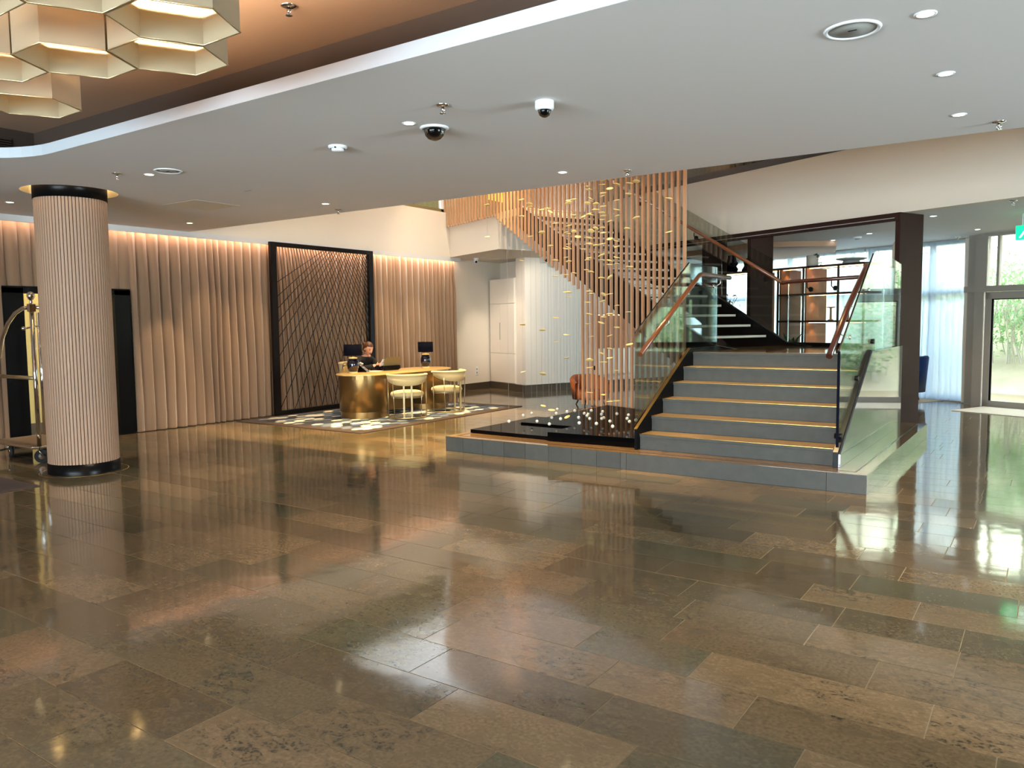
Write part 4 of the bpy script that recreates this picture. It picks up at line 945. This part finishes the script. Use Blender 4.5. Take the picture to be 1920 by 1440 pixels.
# ================================================================== HANGING STRANDS OF DISCS
BALLS = [(954.2, 790), (981.3, 779), (997.2, 775), (1007, 790), (1030, 795), (1043.3, 775), (1045, 767.5), (1034.5, 782.8), (1051, 785.3), (1063.3, 771.7), (1077.8, 770), (1085, 782.8), (1086, 793),
         (1095.5, 775), (1102.5, 776.7), (1100.8, 779.7), (1105.8, 785), (1108.8, 769.7), (1118.3, 794.2), (1127.8, 776.7), (1130, 771.7), (1128.3, 784.7), (1132, 783.3), (1143.8, 789.7), (1148.7, 799.5),
         (1156.7, 775.8), (1178.3, 778), (1175.8, 784.7), (1180.3, 790.3), (1192.5, 787.5)]
DISCS = [(978.5, 374), (978.5, 405.7), (995, 382.6), (996, 387.5), (995, 443.7), (1017.6, 392.7), (1028, 390.8), (1030, 396.5), (1040.5, 418.4), (1018, 435.6), (1067, 375.5), (1064.8, 380.4), (1079, 373.7), (1079, 404), (1067, 423),
         (1060.3, 436), (1064.5, 438.5), (1078.5, 434), (1083.7, 443.7), (1110.8, 338.7), (1131, 336.5), (1129, 345.8), (1101, 350), (1105.6, 355.5), (1131.7, 361.2), (1129.6, 367.7), (1109, 372), (1108.8, 377), (1114, 381.8), (1101, 381),
         (1130.4, 386.2), (1117.6, 393), (1129, 399), (1105.4, 400.2), (1094.7, 405.5), (1109, 402.8), (1131.7, 404.7), (1129, 411.2), (1130, 426.8), (1117.6, 428), (1109, 432.8), (1131.7, 436), (1105, 446.4), (1143.3, 353.3), (1160, 345.3),
         (1180.8, 343.3), (1193.8, 340), (1177.5, 363.7), (1160.3, 375), (1158.8, 392.8), (1159.7, 405), (1143, 414.7), (1194.2, 408), (1253, 372), (1253, 434.7), (1177.2, 428.3), (1142, 447.5), (1159.5, 451.7), (1158.3, 461.7), (1117.5, 460),
         (1105.6, 456.6), (1110, 457), (1130, 457), (1094.7, 467), (1128.7, 478.7), (1105, 483), (1103, 487.5), (1130, 487), (1142, 489), (1159.6, 482.5), (1157.5, 494.6), (1143, 496), (1179.6, 499.6), (1100.6, 506), (1109, 509.7), (1128.7, 521),
         (1142, 519.7), (1105.4, 546), (1109, 550.6), (1131.5, 552), (1141, 551), (1102.7, 566.5), (1130, 565), (1157.5, 573), (1104, 589), (1143, 588.7), (1178.7, 584.7), (1061.7, 482.5), (1040.5, 488), (979, 489), (1041, 518), (1062, 515),
         (1067, 490), (1031, 461), (1060, 466), (1066.5, 464), (1068, 457.5), (1078, 512), (916, 384), (916, 444), (1040, 595.6), (1039.6, 640.6), (1062.5, 627.5), (1063, 671), (980, 608.4), (1018.7, 618.7), (981, 697.2), (1018.7, 701),
         (1061, 546.6), (1065, 548), (1067.5, 557), (1102.5, 607.5), (1109, 631), (1128, 605), (1141, 629), (1157.5, 613.5), (1179.4, 645.4), (1142.5, 653.7), (1141, 670.6), (1128, 663), (1131, 678.7), (1105, 675), (1104.4, 688.7), (1157, 694.4),
         (1132, 594), (1105, 735.8), (1131, 740), (1156.7, 750.8), (1142, 752.5), (1020, 760.8), (1035.8, 768.8), (1062.5, 781.7)]
strands = []
for x, y in BALLS:
    z = .33 if x < 1000 or (x < 1035 and y > 788) else .39
    p = onz(x, y, z); strands.append([p.x, p.y, z, []])
rds = random.Random(9)
for x, y in DISCS:
    best = None
    for s_ in strands:
        z = zat(y, s_[0], s_[1]); dx = abs(xat(z, s_[0], s_[1])-x)+.25*len(s_[3])
        if best is None or dx < best[0]: best = (dx, s_)
    if best[0] < 5.5: best[1][3].append((x, y))
    else:
        d = ray(x, 640); k = rds.uniform(8.3, 9.2)/d.y; p = CP+d*k; strands.append([p.x, p.y, None, [(x, y)]])
dm = MB().lathe([(0, -.0035), (.031, -.0035), (.0345, -.0015), (.0345, .0015), (.031, .0035), (0, .0035)], 16)
dme = dm.mesh('disc'); dme.materials.append(M['gold'])
bme2 = MB().sphere((0, 0, 0), .0195, 14, 10).mesh('ball'); bme2.materials.append(M['ballwhite'])
HT = 6.45; grp = {}
NUM = ['no', 'one', 'two', 'three', 'four', 'five', 'six', 'seven', 'eight', 'nine', 'ten', 'eleven', 'twelve']
for X, Y, zb, ds in strands:
    zs = sorted([zat(y, X, Y) for _, y in ds]); z0 = (zb if zb else (zs[0]-.004 if zs else 3))
    px = xat(1.0, X, Y); where = 'before white wall' if px < 1092 else ('before slats' if px < 1200 else 'before the right end of the slats')
    n_ = len(zs); nm = NUM[min(n_, 12)]
    pos = 'leftmost' if px < 960 else ''
    bt_ = zb is not None
    lb = 'wire with %s gold disc%s %s%s' % (nm, '' if n_ == 1 else 's', 'and end ball ' if bt_ else '', where)
    t = thing('disc_strand', lb, 'hanging ornament', (X, Y, z0), 0, None); grp.setdefault(lb, []).append((px, t))
    obj('wire', MB().tube([(0, 0, 0), (0, 0, HT-z0)], .0012, 4, False), 'wire', t)
    if bt_:
        o = bpy.data.objects.new('ball', bme2); COL.objects.link(o); o.parent = t
    for z in zs:
        o = bpy.data.objects.new('disc', dme); COL.objects.link(o); o.parent = t; o.location = (0, 0, z-z0)
        o.rotation_euler = (rds.gauss(0, .2), rds.gauss(0, .2), rds.uniform(0, 6)); s_ = rds.uniform(.95, 1.3); o.scale = (s_, s_, s_)
ORD = ['first', 'second', 'third', 'fourth', 'fifth', 'sixth', 'seventh', 'eighth', 'ninth']
for lb, L in grp.items():
    if len(L) > 1:
        L.sort(key=lambda q: q[0])
        for i, (_, t) in enumerate(L): t['label'] = lb+', '+ORD[min(i, 8)]+' such from the left'
    for _, t in L: t['group'] = 'hanging strands of gold discs'
# ================================================================== LUGGAGE CART
t = thing('luggage_cart', 'chrome birdcage luggage cart standing left of the fluted column', 'luggage cart', (-9.47, 4.30, 0), 0)
pl = [(.02, -.04), (.02, .50), (-.04, .56), (-1.0, .56), (-1.06, .5), (-1.06, -.04), (-1.0, -.10), (-.04, -.10)]
obj('deck', MB().prism(pl, .185, .205), 'carpetdeck', t); obj('deck_rim', MB().tube([(x, y, .19) for x, y in pl+[pl[0]]], .016, 8, False), 'chrome', t)
def caster(x, y, a):
    c, s_ = math.cos(a), math.sin(a); ax = Vector((-s_, c, 0)); o_ = Vector((x+c*.03, y+s_*.03, .078))
    k = obj('caster_fork', MB().tube([(x, y, .184), (x, y, .165)], .02, 10).tube([(x-s_*.028, y+c*.028, .165), tuple(o_+ax*.028)], .007, 6).tube([(x+s_*.028, y-c*.028, .165), tuple(o_-ax*.028)], .007, 6), 'chrome', t)
    w_ = MB().tube([tuple(o_-ax*.018), tuple(o_+ax*.018)], .077, 24); obj('wheel', w_, 'rubber', k)
    obj('hub', MB().tube([tuple(o_-ax*.023), tuple(o_+ax*.023)], .036, 16), 'chrome', k)
caster(-.09, .0, 1.2); caster(-.72, -.02, 2.9); caster(-.10, .46, .2); caster(-.95, .46, 2.5)
for x, y in ((-.02, -.02), (-1.0, .50)):
    obj('post', MB().tube([(x, y, .2), (x, y, 1.74)], .024, 12), 'chrome', t)
obj('corner_block', MB().cbox(-.052, .012, -.052, .012, 1.73, 1.82, .006), 'chrome', t)
obj('finial', MB().lathe([(.012, 1.82), (.020, 1.835), (.012, 1.855), (.026, 1.87), (.042, 1.90), (.040, 1.925), (.024, 1.95), (0, 1.96)], 20, (-.02, -.02)), 'chrome', t)
obj('arch', MB().tube([(-.05, -.02, 1.78), (-.22, -.02, 1.775), (-.42, -.02, 1.72), (-.62, -.02, 1.60), (-.78, -.02, 1.43), (-.88, -.02, 1.2)], .022, 10), 'chrome', t)
obj('arch', MB().tube([(-.02, .012, 1.78), (.0, .14, 1.775), (.03, .30, 1.71), (.05, .45, 1.54)], .022, 10), 'chrome', t)
obj('hook_bar', MB().tube([(-.24, -.02, 1.54), (-.02, -.02, 1.56), (.16, .16, 1.60)], .010, 8).sphere((-.24, -.02, 1.545), .022, 10, 8).sphere((.16, .16, 1.605), .022, 10, 8), 'chrome', t)
obj('side_rail', MB().tube([(-.04, -.02, .98), (-.9, -.02, .98)], .022, 10), 'champagne', t)
obj('bumper', MB().tube([(.0, .05, .92), (.16, .25, .92)], .024, 10), 'rubber', t)
# ================================================================== LOUNGE: SHELVING
t = thing('display_shelving', 'open display shelving with dark frame, lit boards and timber fins before the sheer curtain', 'shelf unit', ab(-11.9, 12.3), RZ)
SW = 3.46
for z in (2.49, 1.99, 1.49, .99, .49, .06):
    obj('shelf_board', MB().cbox(0 if z > 2.4 else 1.6, SW, 0, .50, z, z+.035, .003), 'darkwood', t)
for x in (0, .96, 1.60, 2.18, 2.92, SW-.03): obj('upright', MB().cbox(x, x+.03, 0, .03, 0, 2.49, .003), 'darkwood', t)
for x in (.99, 1.63, 2.21): obj('timber_fin', MB().cbox(x, x+.035, .04, .62, .0, 2.488, .003), 'timber', t)
for x0, x1, z in ((.02, .94, 2.484), (1.0, 1.58, 2.484), (1.66, 2.16, 2.484), (2.26, SW-.04, 2.484), (2.26, SW-.04, 1.984), (2.26, SW-.04, 1.484), (2.26, SW-.04, .984)):
    obj('light_strip', MB().box(x0, x1, .10, .118, z-.006, z), 'stripglow', t)
for x, z in ((2.36, 2.47), (2.36, 1.97), (2.36, 1.47), (1.10, 2.47), (1.75, 2.47)):
    p = t.location+E1*x+E2*.2; spot('shelf_spot', (p.x, p.y, z), tuple(p-E1*.14+E2*.05+Vector((0, 0, z-.8))), 3.0, (1, .62, .34), 80, .8, .01)
def at_shelf(x, y, z): return t.location+E1*x+E2*y+Vector((0, 0, z))
sh = t
TOP = 2.526
o = thing('white_planter', 'white pot with a trailing plant on top of the shelving', 'potted plant', at_shelf(2.20, .25, TOP))
obj('pot', MB().lathe([(.09, 0), (.105, .02), (.105, .20), (.095, .20), (.09, .19)], 24), 'ivory', o)
lf = MB(); rdl = random.Random(3)
for k in range(60):
    a = rdl.uniform(-.7, 1.2); u = rdl.random(); p = Vector((math.cos(a)*(.02+.17*u), math.sin(a)*.10, .20+.06*math.sin(PI*u)-.22*u*u))
    d = Vector((rdl.uniform(-1, 1), rdl.uniform(-1, 1), rdl.uniform(-1, .4))).normalized()*.03; e = d.cross(Vector((.3, .5, 1))).normalized()*.012
    lf.add([p-d, p+e, p+d, p-e], [(0, 1, 2, 3)])
q = obj('foliage', lf, 'leaf', o); q['kind'] = 'stuff'
o = thing('low_bowl', 'wide shallow grey dish on a foot on top of the shelving', 'bowl', at_shelf(3.02, .25, TOP))
obj('foot', MB().lathe([(.14, 0), (.15, .03), (.13, .05)], 28), 'greyplastic', o); obj('dish', MB().lathe([(.13, .05), (.25, .075), (.26, .09), (.22, .095), (0, .10)], 36), 'greyplastic', o)
o = thing('faceted_vase', 'tall dark navy faceted vase on top of the shelving', 'vase', at_shelf(.22, .25, TOP))
obj('body', MB().lathe([(.11, 0), (.14, .07), (.10, .13), (.14, .19), (.10, .25), (.085, .33), (.09, .40), (.075, .46)], 8, smooth=False), 'navy', o)
obj('mouth', MB().lathe([(.075, .46), (.09, .48), (.06, .48), (.055, .44)], 8, smooth=False), 'navy', o)
o = thing('faceted_vase', 'smaller dark hourglass vase on top of the shelving', 'vase', at_shelf(.62, .25, TOP))
obj('body', MB().lathe([(.09, 0), (.105, .03), (.05, .12), (.075, .25)], 8, smooth=False), 'navy', o)
obj('mouth', MB().lathe([(.075, .25), (.08, .265), (.06, .265), (.05, .23)], 8, smooth=False), 'navy', o)
for lb, x, z in (('wooden candle stand on the middle shelf, left of the pair', 2.62, 1.525), ('wooden candle stand on the middle shelf, right of the pair', 2.98, 1.525), ('dark candle stand on the shelf behind the glass', 1.98, 2.025)):
    o = thing('candle_stand', lb, 'candle stand', at_shelf(x, .25, z), 0, 'candle stands on the shelving')
    obj('base', MB().lathe([(.05, 0), (.05, .012), (.02, .02)], 16), 'timber', o); obj('stem', MB().lathe([(.022, .018), (.018, .22)], 12), 'timber', o); obj('tray', MB().lathe([(.02, .22), (.08, .235), (.08, .245), (0, .245)], 16), 'timber', o)
o = thing('red_leaf_plant', 'dark red leafy branch arrangement in a tall black vase', 'plant', ab(-11.0, 11.75))
obj('vase', MB().lathe([(.12, 0), (.16, .3), (.17, .7), (.12, 1.1), (.09, 1.45), (.11, 1.6)], 12), 'black', o)
lf = MB(); stm = MB()
for k in range(26):
    a = rdl.uniform(0, 2*PI); rr_ = rdl.uniform(.1, .55); tip = Vector((-abs(math.cos(a))*rr_*.9+.12, math.sin(a)*rr_*.6, 1.65+rdl.uniform(.0, .42)))
    stm.tube([(0, 0, 1.5), tuple(tip*.5+Vector((0, 0, .85))), tuple(tip)], .005, 4, False)
    for j in range(5):
        p = tip*(.7+.3*j/4)+Vector((0, 0, .3*1.6*(1-j/4)*.3))+Vector((rdl.uniform(-.06, .06), rdl.uniform(-.06, .06), rdl.uniform(-.05, .05)))
        d = Vector((rdl.uniform(-1, 1), rdl.uniform(-1, 1), rdl.uniform(-1, 1))).normalized()*.05; e = d.cross(Vector((.3, .5, 1))).normalized()*.028
        lf.add([p-d, p+e, p+d, p-e], [(0, 1, 2, 3)])
obj('stems', stm, 'darkwood', o); q = obj('foliage', lf, 'leafred', o); q['kind'] = 'stuff'
o = thing('green_plant', 'dark green broad leaf plant in a low brown pot by the landing', 'potted plant', ab(-9.85, 12.15))
obj('pot', MB().lathe([(.16, 0), (.20, .45), (.21, .9), (.17, .9)], 20), 'terracotta', o)
lf = MB()
for k in range(18):
    a = rdl.uniform(0, 2*PI); u = rdl.uniform(.3, 1); tip = Vector((math.cos(a)*.26*u, math.sin(a)*.26*u, 1.05+.3*rdl.random())); b = Vector((0, 0, .9))
    e = Vector((-math.sin(a), math.cos(a), .2))*.055; m_ = (tip+b)/2+Vector((0, 0, .07))
    lf.add([b, m_-e, tip, m_+e], [(0, 1, 2), (0, 2, 3)])
q = obj('foliage', lf, 'leaf', o)
o = thing('ivory_vase', 'ivory flask shaped vase on the high ledge beside the right portal fin', 'vase', ab(-6.62, 10.42, 2.28), RZ)
obj('ledge', MB().cbox(-.08, .10, -.10, .12, -.03, 0, .003), 'darkbrown', o)
obj('body', MB().lathe([(.085, 0), (.09, .02), (.09, .28), (.07, .33), (.045, .36), (.045, .42), (.035, .42)], 24), 'ivory', o)
o = thing('shelf_lamp', 'small cone shaped beige lamp behind the upper stair flight', 'lamp', ab(-11.5, 12.0))
obj('stand', MB().lathe([(.14, 0), (.14, .03), (.03, .05), (.03, 1.25)], 16), 'darkwood', o); obj('lamp_shade', MB().lathe([(.16, 1.25), (.10, 1.72), (.09, 1.72), (.15, 1.26)], 24), 'ivory', o)
# brown raised lounge ceiling feature
struct('ceiling.005', MB().prism([(-10.1, 11.6), (-9.3, 12.7), (-10.2, 13.9), (-12.2, 14.2), (-13, 13), (-12.3, 11.8)], ZC-.10, ZC-.001), 'browncoffer', rz=RZ)
# armchairs
def armchair(name, label, cat, loc, rz, m, legm='darkwood'):
    t = thing(name, label, cat, loc, rz)
    bk = MB(); n = 24; A = 1.9; vs = []
    for k in range(n+1):
        a = -A+2*A*k/n; e = abs(a)/A; top = .84-.28*max(0, e-.25)**1.2; r = .33+.02*(1-e)
        for rr_, z, fl_ in ((r-.05, .36, 0), (r, .17, 0), (r+.05, top-.03, 0), (r+.03, top, 0), (r-.02, top, 0), (r-.045, top-.04, 0)): vs.append((rr_*math.cos(a), rr_*1.0*math.sin(a), z))
    fs = [(k*6+q, (k+1)*6+q, (k+1)*6+(q+1) % 6, k*6+(q+1) % 6) for k in range(n) for q in range(6)]+[tuple(range(5, -1, -1)), tuple(n*6+q for q in range(6))]
    obj('shell', bk.add(vs, fs, True), m, t)
    obj('seat', MB().lathe([(0, .17), (.30, .17), (.33, .22), (.33, .38), (.29, .42), (0, .43)], 28), m, t)
    for a in (.8, 2.35, 3.93, 5.5):
        c, s_ = math.cos(a), math.sin(a); obj('leg', MB().tube([(c*.22, s_*.22, .18), (c*.29, s_*.29, .0)], [.022, .012], 8), legm, t)
    return t
armchair('armchair', 'dark blue velvet armchair on the pale rug by the sheer curtain', 'armchair', ab(-8.72, 14.0, .009), RZ+.3, 'velvetblue')
a_ = armchair('armchair', 'tan leather chair with dark slanted legs behind the timber slats', 'armchair', ab(-11.72, 8.9), RZ+2.9, 'orange'); a_.scale = (1, 1, .66)
# warm picture / glow behind the slats
t = thing('wall_cabinet', 'orange timber wall niche with a lit white panel glimpsed between the slats', 'cabinet', (0, 0, 0), RZ)
obj('back', MB().cbox(-14.795, -14.74, 11.4, 12.7, .92, 1.72, .004), 'timber', t)
obj('lit_panel', MB().cbox(-14.795, -14.75, 11.4, 12.5, .30, .90, .003), 'paper', t)
obj('light_strip', MB().box(-14.745, -14.73, 11.42, 12.68, 1.69, 1.71), 'lampwarm', t)
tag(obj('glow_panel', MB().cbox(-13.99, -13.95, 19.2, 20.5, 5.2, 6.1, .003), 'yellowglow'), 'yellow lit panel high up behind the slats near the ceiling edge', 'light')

# ================================================================== OUTSIDE
g = MB(); n = 30
for i in range(n+1):
    for j in range(13):
        a = -20+i*1.1; b = 15.2+j*1.4; z = -.08+max(0, b-16.9)*.85+.35*noise.noise((a*.4, b*.4, 3))*(b > 16.5)
        g.v.append((a, b, z))
for i in range(n):
    for j in range(12): g.f.append((i*13+j, (i+1)*13+j, (i+1)*13+j+1, i*13+j+1)); g.sm.append(True)
o = obj('bank', g, 'soil', rz=RZ); o['kind'] = 'structure'; o.name = 'floor_outside'
struct('floor.002', MB().box(-20, 9, 14.6, 16.4, -.10, -.02), 'concrete', rz=RZ)
def shrub(label, a, b, z, rx, rz_, mname, seed, nl=900, twigs=26, name='shrub'):
    p = ab(a, b, z); t = thing(name, label, 'shrub', p, RZ, 'shrubs on the bank outside')
    rd = random.Random(seed); st = MB(); lf = MB()
    for k in range(twigs):
        an = rd.uniform(0, 2*PI); rr_ = rd.uniform(.3, 1)*rx; ox, oy = rd.uniform(-.6, .6)*rx, rd.uniform(-.4, .4)*rx; pt = [(ox, oy, -.1)]
        for q in range(1, 5):
            u = q/4; pt.append((ox+math.cos(an)*rr_*u*.7+rd.uniform(-.16, .16), oy+math.sin(an)*rr_*.6*u+rd.uniform(-.1, .1), rz_*2*u*rd.uniform(.75, 1.0)))
        st.tube(pt, [.016, .012, .009, .007, .004], 4, False)
    for k in range(nl):
        v = Vector((rd.gauss(0, 1), rd.gauss(0, 1), rd.gauss(0, 1))).normalized()*rd.uniform(.45, 1.0)
        p_ = Vector((v.x*rx, v.y*rx*.6, max(.05, rz_+v.z*rz_))); s_ = rd.uniform(.03, .07)
        d = Vector((rd.uniform(-1, 1), rd.uniform(-1, 1), rd.uniform(-1, .6))).normalized()*s_; e = d.cross(Vector((rd.random(), rd.random(), 1))).normalized()*s_*.45
        lf.add([p_-d, p_+e, p_+d, p_-e], [(0, 1, 2, 3)])
    obj('branches', st, 'bark', t); q = obj('foliage', lf, mname, t); q['kind'] = 'stuff'
k = 0
for lb, a, b, rx, rz_, mn, nl in (('green shrub outside just behind the glass door', -7.3, 17.2, .8, 1.0, 'foliage', 1100), ('bare pale twiggy shrub outside right of the door mullion', -5.7, 17.4, 1.2, 1.5, 'foliagepale', 160),
        ('tall bare twiggy shrub outside above the door', -5.2, 19.5, 1.6, 1.9, 'foliagepale', 240), ('green shrub seen through the stair glass, left', -10.6, 17.6, 1.0, 1.3, 'foliage', 1300), ('green shrub seen through the stair glass, right', -8.9, 17.8, 1.0, 1.2, 'foliage', 1300),
        ('tall pale green shrub high on the bank behind the door', -7.2, 20.5, 1.5, 1.7, 'foliagepale', 1500), ('large green shrub high on the bank behind the sheers', -10.2, 21, 1.8, 1.9, 'foliage', 1500), ('pale twiggy shrub low on the bank behind the sheers', -9.4, 18.8, 1.0, .9, 'foliagepale', 260),
        ('green shrub far right outside the facade', -3.2, 18, 1.2, 1.3, 'foliage', 1100), ('pale shrub farthest right outside the facade', -1.0, 19, 1.4, 1.6, 'foliagepale', 900), ('green shrub on the bank at the left end', -12.8, 19, 1.5, 1.6, 'foliage', 1000)):
    k += 1; z = max(0, b-16.9)*.85-.10; shrub(lb, a, b, z, rx, rz_, mn, 100+k, int(nl*1.8), 60 if nl < 300 else 22)
